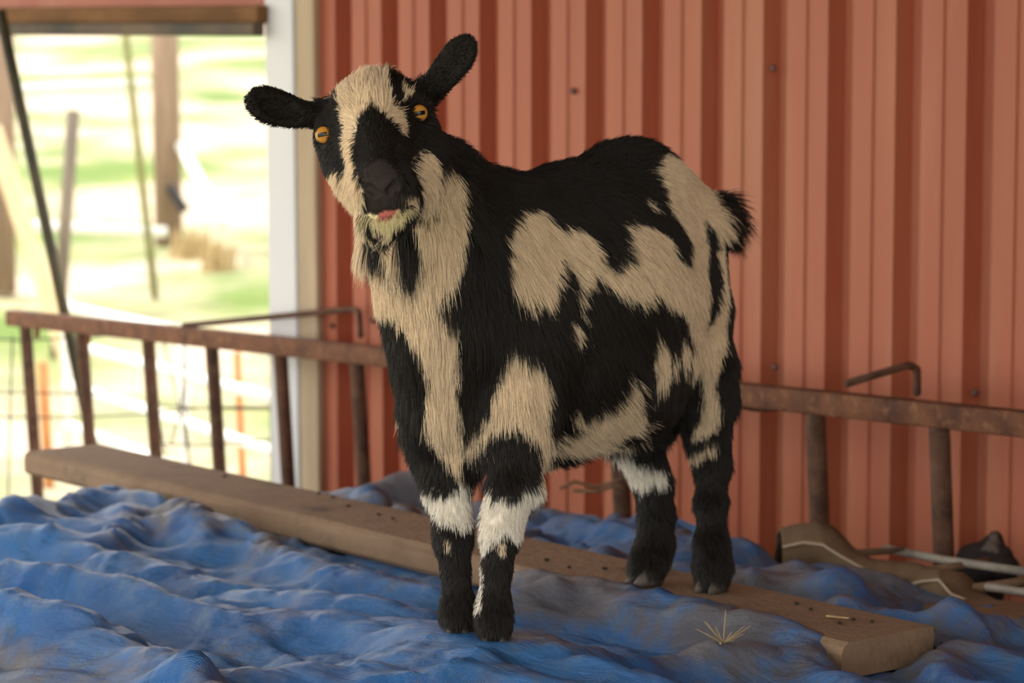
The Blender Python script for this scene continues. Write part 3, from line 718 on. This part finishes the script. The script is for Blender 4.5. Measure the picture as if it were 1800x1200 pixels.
FW = np.array((-.61, -.79, 0)); LF = np.array((.79, -.61, 0)); UP = np.array((0, 0, 1.))   # goat: forward, its left, up
def G(px, py, Y, r=None):
    p = P(px, py, Y); return p if r is None else (p, r)
fld = Field((-.30, 2.33, .77), (.33, 3.13, 1.47), .0025)
tor = (FW, LF, UP)
fld.ell(G(1015, 524, 2.84), tor, (.200, .126, .145), .05)
fld.ell(G(858, 560, 2.715), tor, (.105, .086, .150), .06)
fld.ell(G(1000, 662, 2.82), tor, (.17, .095, .070), .06)
fld.chain([G(880, 414, 2.745, .055), G(1000, 400, 2.84, .058), G(1105, 364, 2.93, .070), G(1165, 402, 2.975, .062)], .04)
fld.cone(*[x for x in (G(1172, 432, 2.975), G(1203, 540, 2.985))], .066, .054, .05)
fld.chain([G(1193, 560, 2.955, .062), G(1228, 640, 2.945, .040), G(1240, 700, 2.945, .031), G(1243, 762, 2.955, .020), G(1251, 815, 2.965, .0165), G(1250, 880, 2.960, .0130), G(1251, 950, 2.955, .0140), G(1253, 990, 2.95, .0160), G(1252, 1016, 2.945, .0150)], .022)
fld.chain([G(1150, 600, 3.00, .072), G(1130, 700, 2.985, .045), G(1120, 760, 2.985, .027), G(1134, 812, 2.995, .0180), G(1148, 850, 3.00, .0165), G(1153, 900, 3.00, .0150), G(1152, 950, 3.00, .0155), G(1143, 982, 2.995, .0165), G(1138, 1008, 2.985, .0150)], .022)
fld.chain([G(905, 600, 2.675, .060), G(903, 700, 2.655, .040), G(902, 760, 2.645, .029), G(900, 850, 2.63, .0205), G(884, 905, 2.622, .0165), G(879, 940, 2.62, .0155), G(873, 1000, 2.618, .0108), G(868, 1055, 2.617, .0118), G(868, 1088, 2.612, .0140), G(868, 1104, 2.608, .0135)], .022)
fld.chain([G(784, 640, 2.70, .046), G(775, 740, 2.695, .034), G(776, 795, 2.69, .026), G(785, 850, 2.675, .0185), G(795, 910, 2.665, .0150), G(796, 950, 2.662, .0145), G(801, 1005, 2.66, .0100), G(805, 1055, 2.658, .0110), G(805, 1078, 2.654, .0135), G(805, 1092, 2.650, .0130)], .022)
# neck, throat and brisket
fld.cone(G(815, 520, 2.675), G(714, 300, 2.585), .076, .050, .05)
fld.chain([G(704, 415, 2.59, .037), G(764, 545, 2.62, .036), G(772, 690, 2.645, .036)], .045)
fld.chain([G(772, 304, 2.625, .028), G(865, 398, 2.71, .048)], .04)
fld.chain([G(820, 760, 2.68, .030), G(960, 735, 2.78, .040)], .04)
# head
HX = np.array((.985, .05, .17)); HZ = np.array((-.12, .50, .86)); HY = np.cross(HZ, HX)
HX /= np.linalg.norm(HX); HZ = HZ-HX*(HZ@HX); HZ /= np.linalg.norm(HZ); HY = np.cross(HZ, HX)
fld.ell(G(662, 215, 2.555), (HX, HY, HZ), (.050, .055, .046), .03)
fld.cone(G(655, 222, 2.505), G(668, 312, 2.415), .038, .0235, .03)
fld.cone(G(585, 236, 2.530), G(625, 262, 2.510), .0175, .020, .02)
fld.cone(G(727, 203, 2.530), G(695, 245, 2.510), .0190, .020, .02)
fld.cone(G(578, 217, 2.522), G(600, 210, 2.520), .008, .010, .012); fld.cone(G(738, 181, 2.522), G(715, 182, 2.520), .008, .010, .012)
fld.ell(G(672, 332, 2.412), (HX, HY, HZ), (.0265, .024, .021), .014)
fld.ell(G(651, 326, 2.402), (HX, HY, HZ), (.011, .012, .012), .010); fld.ell(G(693, 322, 2.402), (HX, HY, HZ), (.011, .012, .012), .010)
fld.cone(G(690, 318, 2.520), G(679, 383, 2.418), .034, .0150, .02)
fld.cone(G(612, 286, 2.535), G(645, 345, 2.450), .024, .014, .025); fld.cone(G(735, 278, 2.535), G(712, 338, 2.450), .026, .014, .025)
fld.cone(G(654, 384, 2.424), G(702, 379, 2.424), .0125, .0125, .014)
# ears
e1 = G(440, 172, 2.530)-G(556, 204, 2.560); e1n = np.cross(e1, np.array((.1, .35, 1.)))
fld.ell(G(492, 190, 2.545), (e1, np.cross(e1, e1n), e1n), (.036, .0200, .0055), .008); fld.cone(G(590, 205, 2.565), G(528, 200, 2.553), .016, .0085, .012)
fld.ell(G(468, 183, 2.538), (e1, np.cross(e1, e1n), e1n), (.020, .0170, .0050), .008)
e2 = G(818, 80, 2.560)-G(750, 166, 2.575); e2n = np.array((-.35, -.9, .1)); e2n -= e2*(e2n@e2)/(e2@e2)
fld.ell(G(790, 118, 2.568), (e2, np.cross(e2, e2n), e2n), (.038, .0185, .0055), .008); fld.cone(G(735, 178, 2.575), G(765, 150, 2.572), .016, .0095, .012)
fld.ell(G(808, 96, 2.564), (e2, np.cross(e2, e2n), e2n), (.021, .0160, .0052), .008)
fld.ell(G(792, 116, 2.5585), (e2, np.cross(e2, e2n), e2n), (.026, .0105, .0045), .004, cut=True)
fld.ell(G(494, 193, 2.5395), (e1, np.cross(e1, e1n), e1n), (.024, .0110, .0034), .004, cut=True)
# tail
fld.chain([G(1225, 385, 3.01, .018), G(1258, 364, 3.03, .011), G(1280, 376, 3.05, .006)], .015)
# nostrils and mouth
def carve(pts, r, k=.003, dy=0.):
    nodes = []
    for px, py in pts:
        y = fld.ray_Y(px, py, 2.36, 2.6)
        if y: nodes.append((P(px, py, y+dy), r))
    if len(nodes) > 1: fld.chain(nodes, k, cut=True)
carve([(640, 328), (650, 331), (659, 338)], .0040, .003, .0015); carve([(701, 320), (694, 327), (686, 335)], .0044, .003, .0015)
carve([(668, 340), (671, 352), (673, 366)], .0016, .002); carve([(632, 366), (645, 373), (662, 375), (682, 371), (702, 364), (718, 352)], .0022, .002)
EYES = []
for (px, py, sx) in ((571, 237, -1), (735, 199, 1)):
    y = fld.ray_Y(px + (6 if sx < 0 else -4), py, 2.36, 2.62) or 2.515
    c = P(px, py, y+.0085); EYES.append((c, sx)); fld.ell(c, (HX, HY, HZ), (.0108, .0130, .0076), .003, cut=True)
gv, gq = fld.mesh()
gn = vert_normals(gv, gq)

# ---- coat pattern: outlines of the patches, carried onto the skin
def T(pts, ox, oy, k): return [(ox+k*a, oy+k*b) for a, b in pts]
A_ = lambda p: T(p, 420, 40, .36667)      # face close-up
B_ = lambda p: T(p, 640, 200, .41667)     # body close-up
C_ = lambda p: T(p, 640, 640, .41667)     # legs close-up
CREAM = (.88, .71, .50); TAN = CREAM; WHITE = (.93, .87, .77); BLACK = (.013, .0105, .009); BROWN = (.032, .024, .018); NOSE = (.035, .028, .026); PINK = (.45, .13, .11); YEL = (.70, .62, .36)
PATCH = [
 (CREAM, [(598, 150), (620, 138), (650, 130), (678, 127), (684, 160), (692, 186), (708, 197), (714, 225), (708, 238), (700, 228), (680, 207), (653, 188), (631, 208), (625, 238), (622, 262), (625, 290), (629, 312), (636, 333), (640, 348), (633, 352), (632, 366), (636, 385), (644, 410), (658, 436), (655, 470), (625, 428), (603, 377), (587, 340), (572, 302), (594, 295), (603, 313), (609, 278), (603, 255), (605, 225), (600, 192), (590, 173), (592, 160)]),
 (CREAM, A_([(765, 325), (800, 330), (820, 370), (790, 380), (770, 355)])),
 (CREAM, A_([(828, 655), (860, 625), (890, 605), (930, 640), (942, 700), (930, 800), (905, 920), (875, 940), (885, 860), (850, 760), (828, 700)])),
 (CREAM, A_([(955, 680), (1010, 690), (1040, 760), (1045, 850), (1068, 950), (1050, 1060), (1030, 1160), (990, 1220), (640, 1230), (600, 1000), (640, 960), (700, 1000), (860, 930), (905, 940), (945, 800)])),
 (BLACK, A_([(985, 970), (1005, 980), (1015, 1060), (990, 1080), (975, 1020)])),
 (CREAM, A_([(800, 800), (835, 785), (842, 850), (815, 880)])),
 # neck and brisket stripe
 (CREAM, B_([(-20, 540), (0, 560), (30, 640), (110, 760), (130, 830), (180, 880), (240, 960), (262, 1060), (250, 1200), (255, 1290), (330, 1390), (390, 1425), (425, 1330), (395, 1190), (390, 1050), (390, 950), (390, 835), (340, 800), (300, 720), (350, 660), (390, 580), (412, 470), (400, 400), (380, 250), (330, 190), (300, 240), (300, 400), (200, 570), (60, 540)])),
 (BLACK, A_([(590, 935), (640, 985), (690, 1005), (720, 1100), (712, 1180), (690, 1120), (650, 1080), (610, 1000)])), (BLACK, A_([(745, 985), (830, 925), (858, 1000), (850, 1090), (800, 1200), (775, 1100)])),
 (CREAM, [(585, 360), (634, 375), (642, 405), (656, 440), (678, 480), (690, 520), (672, 530), (640, 480), (600, 410)]), (BLACK, B_([(150, 500), (210, 470), (230, 540), (195, 650), (165, 600)])),
 # shoulder, flank and rump
 (TAN, B_([(1190, 240), (1230, 165), (1290, 170), (1340, 200), (1400, 250), (1450, 330), (1490, 420), (1510, 500), (1525, 600), (1530, 700), (1520, 800), (1520, 960), (1490, 1040), (1480, 1070), (1490, 1130), (1503, 1200), (1505, 1240), (1480, 1310), (1385, 1340), (1385, 1290), (1425, 1230), (1440, 1160), (1430, 1080), (1420, 1020), (1380, 1050), (1370, 980), (1390, 930), (1360, 870), (1340, 790), (1240, 740), (1190, 700), (1170, 750), (1060, 720), (1000, 690), (940, 630), (900, 680), (890, 750), (930, 850), (905, 800), (870, 740), (860, 640), (800, 570), (790, 650), (760, 770), (720, 720), (680, 750), (610, 690), (585, 600), (580, 520), (590, 450), (640, 390), (720, 385), (790, 445), (880, 455), (935, 520), (965, 590), (1020, 620), (1080, 580), (1075, 500), (1040, 450), (1110, 435), (1190, 455), (1250, 490), (1285, 560), (1350, 600), (1345, 510), (1300, 430), (1250, 380), (1240, 310)])),
 (BLACK, B_([(1425, 420), (1480, 480), (1500, 545), (1482, 560), (1510, 640), (1500, 720), (1470, 790), (1438, 850), (1430, 800), (1440, 700), (1435, 620), (1450, 540), (1430, 480)])),
 (TAN, B_([(830, 840), (855, 815), (880, 850), (875, 900), (850, 885)])), (TAN, B_([(1140, 345), (1165, 340), (1182, 375), (1160, 372)])),
 (TAN, B_([(1208, 855), (1240, 900), (1290, 960), (1272, 1070), (1230, 1095), (1210, 1000)])), (TAN, B_([(1300, 955), (1322, 980), (1312, 1040), (1292, 1010)])), (TAN, B_([(1328, 880), (1372, 940), (1360, 1030), (1330, 985)])),
 # shoulder of the near leg, belly
 (TAN, B_([(620, 925), (680, 980), (750, 1010), (762, 1100), (765, 1200), (775, 1310), (770, 1400), (800, 1480), (790, 1560), (740, 1620), (700, 1590), (720, 1500), (735, 1400), (720, 1310), (660, 1270), (560, 1290), (450, 1330), (415, 1360), (430, 1290), (520, 1210), (560, 1080), (590, 1000)])),
 (TAN, C_([(860, 130), (960, 150), (1040, 100), (1075, 20), (1085, -40), (1105, 10), (1110, 80), (1130, 150), (1142, 220), (1080, 260), (1000, 280), (980, 335), (850, 360), (770, 345), (785, 270), (860, 240), (850, 180)])),
 # far fore leg band, near fore leg band, knees
 (WHITE, C_([(225, 470), (280, 515), (330, 540), (378, 515), (388, 415), (442, 425), (446, 640), (420, 690), (360, 660), (310, 640), (270, 570)])),
 (WHITE, C_([(505, 590), (535, 480), (550, 555), (640, 560), (705, 480), (765, 490), (742, 560), (692, 620), (665, 720), (640, 740), (600, 700), (560, 740), (530, 745), (495, 800), (488, 700)])),
 (CREAM, C_([(335, 725), (355, 730), (370, 765), (350, 760)])), (CREAM, C_([(560, 740), (590, 735), (600, 775), (575, 785)])), (WHITE, C_([(484, 780), (500, 800), (500, 1010), (470, 1050), (490, 960)])),
 # hind legs
 (CREAM, C_([(1375, 345), (1440, 320), (1492, 308), (1482, 345), (1430, 350), (1385, 385)])),
 (WHITE, C_([(1040, 318), (1100, 300), (1140, 380), (1200, 410), (1262, 425), (1272, 492), (1200, 490), (1160, 518), (1120, 470), (1080, 390)])),
 (YEL, A_([(585, 905), (640, 920), (700, 915), (770, 890), (815, 870), (830, 890), (780, 965), (700, 1002), (640, 975), (595, 930)])),
 (PINK, A_([(665, 912), (700, 903), (765, 890), (755, 915), (700, 936), (668, 932)])),
 (PINK, C_([(480, 400), (530, 390), (530, 440), (505, 455)])),
]
MUZ = A_([(600, 700), (690, 650), (760, 720), (775, 790), (810, 800), (805, 865), (740, 895), (690, 905), (640, 915), (585, 905), (580, 850), (600, 830), (590, 770)])
def flip_side(p):
    d = (p-G(1000, 500, 2.83))@LF; return p-2*d[..., None]*LF
def coat_at(p, n, jit=0.):
    view = p-np.array((0, 0, CAMZ)); away = (np.sum(n*view, 1) > .05*np.linalg.norm(view, axis=1)) & (((p-G(1000, 500, 2.83))@LF) < .0) & (p[:, 1] > 2.66)
    q = p.copy(); q[away] = flip_side(p[away]); uv = project(q)
    if jit: uv = uv + RNG.normal(0, jit, uv.shape)
    c = np.tile(np.array(BLACK), (len(p), 1))
    for colr, poly in PATCH: c[in_poly(uv[:, 0], uv[:, 1], poly)] = colr
    k = in_poly(uv[:, 0], uv[:, 1], MUZ) & (p[:, 1] < 2.47); c[k] = NOSE
    return c, away, uv
vc, _, _ = coat_at(gv, gn)
goat = empty('goat', tuple(P(1000, 1075, 2.8))); tag(goat, 'black and cream patched goat with amber eyes standing on the plank and tarp', 'goat')
me = raw_mesh('body', gv, gq); at = me.attributes.new('coat', 'FLOAT_COLOR', 'POINT'); at.data.foreach_set('color', np.concatenate((vc, np.ones((len(vc), 1))), 1).astype(np.float32).reshape(-1))
me.materials.append(M['coat']); body = bpy.data.objects.new('body', me); col.objects.link(body); parent_keep(body, goat)

# ---- eyes
for c, sx in EYES:
    bm = bmesh.new(); bmesh.ops.create_uvsphere(bm, u_segments=32, v_segments=24, radius=.0102)
    me = bpy.data.meshes.new('eye'); bm.to_mesh(me); bm.free(); me.materials.append(M['eye']); me.polygons.foreach_set('use_smooth', [True]*len(me.polygons))
    o = bpy.data.objects.new('eye', me); col.objects.link(o)
    look = (np.array((0, 0, CAMZ))-c); look /= np.linalg.norm(look); look = look + np.array((sx*.30, 0, .02)); look /= np.linalg.norm(look)
    zx = HX - look*(HX@look); zx /= np.linalg.norm(zx); yy = -look; zz = np.cross(zx, yy)
    o.matrix_basis = Matrix(((zx[0], yy[0], zz[0], c[0]), (zx[1], yy[1], zz[1], c[1]), (zx[2], yy[2], zz[2], c[2]), (0, 0, 0, 1)))
    parent_keep(o, goat)
    tag(o, 'amber eye with a dark slot pupil')
# ---- hooves: two claws each
def hoof(c, yaw, s, lab=None):
    mb = MB()
    for side in (-1, 1):
        n = 14; rings = []
        for z, l, w, sh in ((0, .024, .0105, .006), (.006, .0235, .0105, .005), (.014, .020, .0100, .002), (.022, .0165, .0092, -.002), (.028, .014, .008, -.004)):
            rings.append([(side*.0098+math.cos(t)*w*(1-.25*max(0, math.sin(t))), math.sin(t)*l+sh, z) for t in [2*math.pi*k/n for k in range(n)]])
        V = [(x*s, y*s, z*s) for r in rings for x, y, z in r]; Fq = []
        for i in range(4):
            for k in range(n): Fq.append((i*n+k, i*n+(k+1) % n, (i+1)*n+(k+1) % n, (i+1)*n+k))
        Fq += [tuple(reversed(range(n))), tuple(range(4*n, 5*n))]; mb.add(V, Fq)
    ca, sa = math.cos(yaw), math.sin(yaw); mb.v = [(c[0]+x*ca-y*sa, c[1]+x*sa+y*ca, c[2]+z) for x, y, z in mb.v]
    return mb.build('hoof', M['hoof'], goat, smooth=True)
yaw = math.atan2(FW[1], FW[0])-math.pi/2
h1 = PZ(1252, 1037, PT); h2 = PZ(1137, 1027, PT)
hoof((h1[0], h1[1], PT-.0005), yaw+.15, .92); hoof((h2[0], h2[1], PT-.0005), yaw-.35, .92)
for h in HOOF: hoof((h[0], h[1]+.004, h[2]-.006), yaw+.6, .85)

# ---- fur: guides give lie, length (mm) and lift; px, py, dx, dy, len, lift
GUIDE = [
 (655, 165, -.05, -1, 15, .55), (605, 170, -.5, -.8, 14, .5), (705, 150, .35, -1, 16, .55), (690, 125, .2, -1, 18, .7), (575, 165, -.7, -.5, 14, .6), (640, 140, -.1, -1, 17, .6), (655, 215, 0, -1, 9, .4), (600, 225, -.8, -.3, 8, .35), (705, 215, .7, -.4, 8, .35),
 (655, 255, 0, -.9, 5, .3), (668, 300, 0, -.5, 3, .25), (672, 345, 0, .4, 1.5, .2), (625, 260, -.8, .2, 7, .35), (590, 280, -.4, .9, 8, .35), (720, 250, .8, .3, 7, .35), (605, 330, .1, 1, 13, .35), (735, 300, .2, 1, 12, .35), (725, 340, .1, 1, 12, .35), (680, 395, 0, 1, 6, .4), (655, 385, -.1, 1, 5, .35), (702, 385, .1, 1, 6, .35), (672, 388, 0, 1, 5, .35), (690, 402, 0, 1, 8, .4), (668, 402, 0, 1, 8, .4),
 (680, 425, 0, 1, 38, .4), (650, 420, .15, 1, 36, .35), (705, 420, .05, 1, 42, .35), (640, 380, .15, 1, 16, .3),
 (565, 200, -.9, 0, 6, .4), (540, 200, -.9, .1, 4, .35), (515, 185, -1, 0, 3.5, .35), (500, 210, -1, .2, 3.5, .4), (475, 185, -1, -.1, 3.5, .4), (448, 170, -1, -.1, 4, .5), (455, 160, -.8, -.6, 4, .5), (480, 215, -.8, .6, 4, .5),
 (755, 170, .6, -.7, 6, .4), (775, 145, .6, -.7, 4, .4), (795, 120, .6, -.8, 3.5, .4), (812, 95, .6, -.8, 3.5, .45), (820, 76, .5, -.9, 4, .5), (780, 105, .2, -1, 3.5, .4), (815, 125, .9, -.2, 4, .4),
 (765, 215, .7, .6, 14, .5), (800, 265, .9, .4, 20, .55), (850, 292, .9, .3, 18, .45), (770, 320, .25, 1, 26, .35), (650, 440, .4, 1, 20, .3), (700, 480, .2, 1, 34, .3), (780, 450, .05, 1, 34, .3),
 (690, 540, .25, 1, 22, .3), (760, 600, .05, 1, 34, .25), (830, 520, .05, 1, 30, .25), (760, 720, .1, 1, 34, .3), (700, 680, .05, 1, 24, .3), (820, 780, 0, 1, 36, .35), (790, 790, .2, .9, 34, .3),
 (900, 330, .8, .5, 20, .3), (1000, 300, .85, .35, 18, .35), (1100, 250, .9, .1, 18, .4), (1180, 275, .8, .5, 18, .3), (940, 420, .35, 1, 26, .25), (900, 520, .15, 1, 30, .25), (1000, 420, .6, .8, 26, .25), (1000, 560, .4, 1, 30, .25), (1120, 400, .7, .7, 26, .25), (1120, 520, .6, .9, 28, .25), (1200, 400, .5, .9, 22, .25),
 (1200, 520, .35, 1, 24, .25), (1250, 440, .25, 1, 16, .2), (1260, 580, .05, 1, 16, .25), (1220, 640, -.1, 1, 24, .3), (1180, 680, -.1, 1, 30, .35), (900, 650, .05, 1, 28, .25), (940, 700, .1, 1, 28, .3), (1000, 680, .4, .9, 34, .25), (1080, 700, .7, .6, 34, .3), (1000, 760, .8, .5, 32, .35), (1120, 745, .8, .4, 34, .4),
 (1262, 360, .9, .3, 32, .5), (1280, 376, .8, .7, 42, .35), (1245, 352, .9, .1, 16, .4), (1235, 395, .3, 1, 12, .2), (1262, 430, .1, 1, 10, .2), (1225, 350, .7, .6, 12, .25),
 (900, 780, .05, 1, 15, .3), (945, 820, .25, 1, 20, .45), (900, 860, .05, 1, 14, .25), (880, 930, 0, 1, 10, .3), (870, 1010, 0, 1, 9, .25), (866, 1080, 0, 1, 9, .25), (770, 800, .05, 1, 14, .3), (740, 830, -.15, 1, 15, .45), (795, 880, 0, 1, 13, .25), (797, 950, 0, 1, 10, .3), (802, 1020, 0, 1, 9, .25), (805, 1075, 0, 1, 9, .25),
 (1240, 760, .05, 1, 16, .35), (1250, 830, .15, 1, 13, .35), (1252, 920, .1, 1, 12, .35), (1255, 990, .05, 1, 15, .3), (1130, 780, .2, 1, 16, .3), (1148, 850, .1, 1, 14, .35), (1165, 900, .3, 1, 13, .4), (1140, 970, -.1, 1, 14, .3), (1115, 995, -.7, .8, 18, .35), (1140, 1005, 0, 1, 12, .25),
]
def make_fur(name, gv, gq, gn, n, guides, seed, parent, coat_fn, bare=None):
    r = np.random.default_rng(seed)
    tri = np.concatenate((gq[:, [0, 1, 2]], gq[:, [0, 2, 3]])); e1 = gv[tri[:, 1]]-gv[tri[:, 0]]; e2 = gv[tri[:, 2]]-gv[tri[:, 0]]
    area = np.linalg.norm(np.cross(e1, e2), axis=1); ti = r.choice(len(tri), n, p=area/area.sum())
    a = r.random(n); b = r.random(n); k = a+b > 1; a[k] = 1-a[k]; b[k] = 1-b[k]
    root = gv[tri[ti, 0]]+e1[ti]*a[:, None]+e2[ti]*b[:, None]
    nor = gn[tri[ti, 0]]*(1-a-b)[:, None]+gn[tri[ti, 1]]*a[:, None]+gn[tri[ti, 2]]*b[:, None]; nor /= np.linalg.norm(nor, axis=1)[:, None]
    c, away, uv = coat_fn(root, nor)
    g = np.array(guides); W = np.zeros((n, 4))
    for s in range(0, n, 20000):
        u = uv[s:s+20000]; d2 = (u[:, 0:1]-g[None, :, 0])**2+(u[:, 1:2]-g[None, :, 1])**2; w = 1/(d2+90.)**2.6; w /= w.sum(1, keepdims=True); W[s:s+20000] = w@g[:, 2:]
    dirv = np.stack((W[:, 0], np.zeros(n), -W[:, 1]), 1) + np.array((0, CP*0, 0))
    dirv[:, 1] += .35*np.clip(W[:, 0], 0, 1)                       # hair lies back along the body
    dirv[away] = dirv[away]-2*(dirv[away]@LF)[:, None]*LF
    t = dirv-nor*np.sum(dirv*nor, 1)[:, None]; t /= np.linalg.norm(t, axis=1)[:, None]+1e-6
    L = W[:, 2]*.001*r.uniform(.65, 1.15, n); lift = W[:, 3]*r.uniform(.5, 1.5, n)
    keep = np.ones(n, bool)
    if bare is not None: keep = ~bare(root, uv)
    t += r.normal(0, .13, (n, 3)); t -= nor*np.sum(t*nor, 1)[:, None]*.6
    tip = root+(t+nor*lift[:, None])*L[:, None]
    # locks: tips lean towards the tip of a neighbouring lead hair
    m = max(200, n//22); lead = r.choice(n, m, replace=False); kd = kdtree.KDTree(m)
    for i, q in enumerate(root[lead]): kd.insert(q, i)
    kd.balance(); near_ = np.array([kd.find(q)[1] for q in root])
    lt = (tip-root)[lead][near_]; cl = r.uniform(.15, .55, n)[:, None]*np.clip(L/.02, .2, 1)[:, None]
    tgt = root[lead][near_]+lt; tip = tip*(1-cl)+tgt*cl
    K = 5; pts = np.zeros((n, K, 3))
    for i in range(K):
        s = i/(K-1); pts[:, i] = root-nor*.0015*(1-s)+(tip-root)*s+nor*(L*lift*.45)[:, None]*(s*(1-s))
        pts[:, i, 2] -= L*.18*s*s
    sel = keep; pts = pts[sel]; c = c[sel]; nn = len(pts)
    c = c*r.uniform(.72, 1.18, (nn, 1)); c = np.clip(c, 0, 1)
    hc = bpy.data.hair_curves.new(name); hc.add_curves([K]*nn)
    hc.attributes['position'].data.foreach_set('vector', pts.astype(np.float32).reshape(-1)) if 'position' in hc.attributes else hc.points.foreach_set('position', pts.astype(np.float32).reshape(-1))
    rad = np.tile(np.array((.00034, .00032, .00027, .00019, .00006)), (nn, 1)); ra_ = hc.attributes.new('radius', 'FLOAT', 'POINT') if 'radius' not in hc.attributes else hc.attributes['radius']
    ra_.data.foreach_set('value', rad.astype(np.float32).reshape(-1))
    ca = hc.attributes.new('coat', 'FLOAT_COLOR', 'CURVE'); ca.data.foreach_set('color', np.concatenate((c, np.ones((nn, 1))), 1).astype(np.float32).reshape(-1))
    hc.materials.append(M['fur']); o = bpy.data.objects.new(name, hc); col.objects.link(o); parent_keep(o, parent); return o
def bare(root, uv):
    b = in_poly(uv[:, 0], uv[:, 1], A_([(605, 790), (680, 760), (745, 770), (760, 830), (700, 905), (600, 900), (590, 860)])) & (root[:, 1] < 2.45)
    for c, sx in EYES: b |= np.linalg.norm(root-c, axis=1) < .0128
    return b
fur = make_fur('fur', gv, gq, gn, 330000, GUIDE, 3, goat, lambda p, n: coat_at(p, n, 2.0), bare)
tag(fur, kind='stuff')

# ------------------------------------------------------------------ the grey goat behind the rack
kf = Field((.45, 3.00, -.02), (1.35, 3.90, .88), .0075)
YK = 3.62
def KP(px, py, dy=0., r=None):
    p = P(px, py, YK+dy); return p if r is None else (p, r)
kf.chain([KP(1722, 1000, 0, .034), KP(1748, 990, -.02, .026), KP(1776, 1000, -.07, .016)], .02)
kf.cone(KP(1722, 1000), KP(1700, 1120, .01), .034, .058, .03)
hip = KP(1700, 1120); bk_ = hip+np.array((.38, -.40, -.06)); kf.cone(hip+np.array((0, 0, -.05)), bk_, .068, .072, .03)
for q, dx in ((hip, .02), (hip, -.05), (bk_, .03), (bk_, -.05)):
    f0 = q+RN*dx+np.array((0, 0, -.06)); f1 = f0.copy(); f1[2] = .02; kf.chain([(f0, .045), ((f0+f1)/2, .022), (f1, .020)], .02)
ea = KP(1743, 972); eb = KP(1752, 936, .01); kf.chain([(ea, .012), ((ea+eb)/2, .015), (eb, .006)], .008)
ea = KP(1752, 975, -.03); eb = KP(1775, 968, -.05); kf.chain([(ea, .010), (eb, .006)], .008)
kv, kq = kf.mesh(); kn = vert_normals(kv, kq)
kid = empty('grey_goat', (float(hip[0]), float(hip[1]), 0.)); tag(kid, 'dark grey goat with a pale upright ear behind the rods and rack', 'goat')
def kid_coat(p, n, jit=0):
    uv = project(p); c = np.tile(np.array((.030, .027, .027)), (len(p), 1)); c[in_poly(uv[:, 0], uv[:, 1], [(1728, 965), (1742, 938), (1752, 932), (1758, 950), (1752, 972)])] = (.16, .145, .135)
    return c, np.zeros(len(p), bool), uv
me = raw_mesh('body', kv, kq); kc, _, _ = kid_coat(kv, kn); at = me.attributes.new('coat', 'FLOAT_COLOR', 'POINT'); at.data.foreach_set('color', np.concatenate((kc, np.ones((len(kc), 1))), 1).astype(np.float32).reshape(-1))
me.materials.append(M['coat']); o = bpy.data.objects.new('body', me); col.objects.link(o); parent_keep(o, kid)
o = make_fur('fur', kv, kq, kn, 16000, [(1720, 1000, -.3, .8, 12, .35), (1750, 950, .1, -.8, 5, .4), (1700, 1100, .3, 1, 16, .3)], 5, kid, kid_coat); tag(o, kind='stuff')
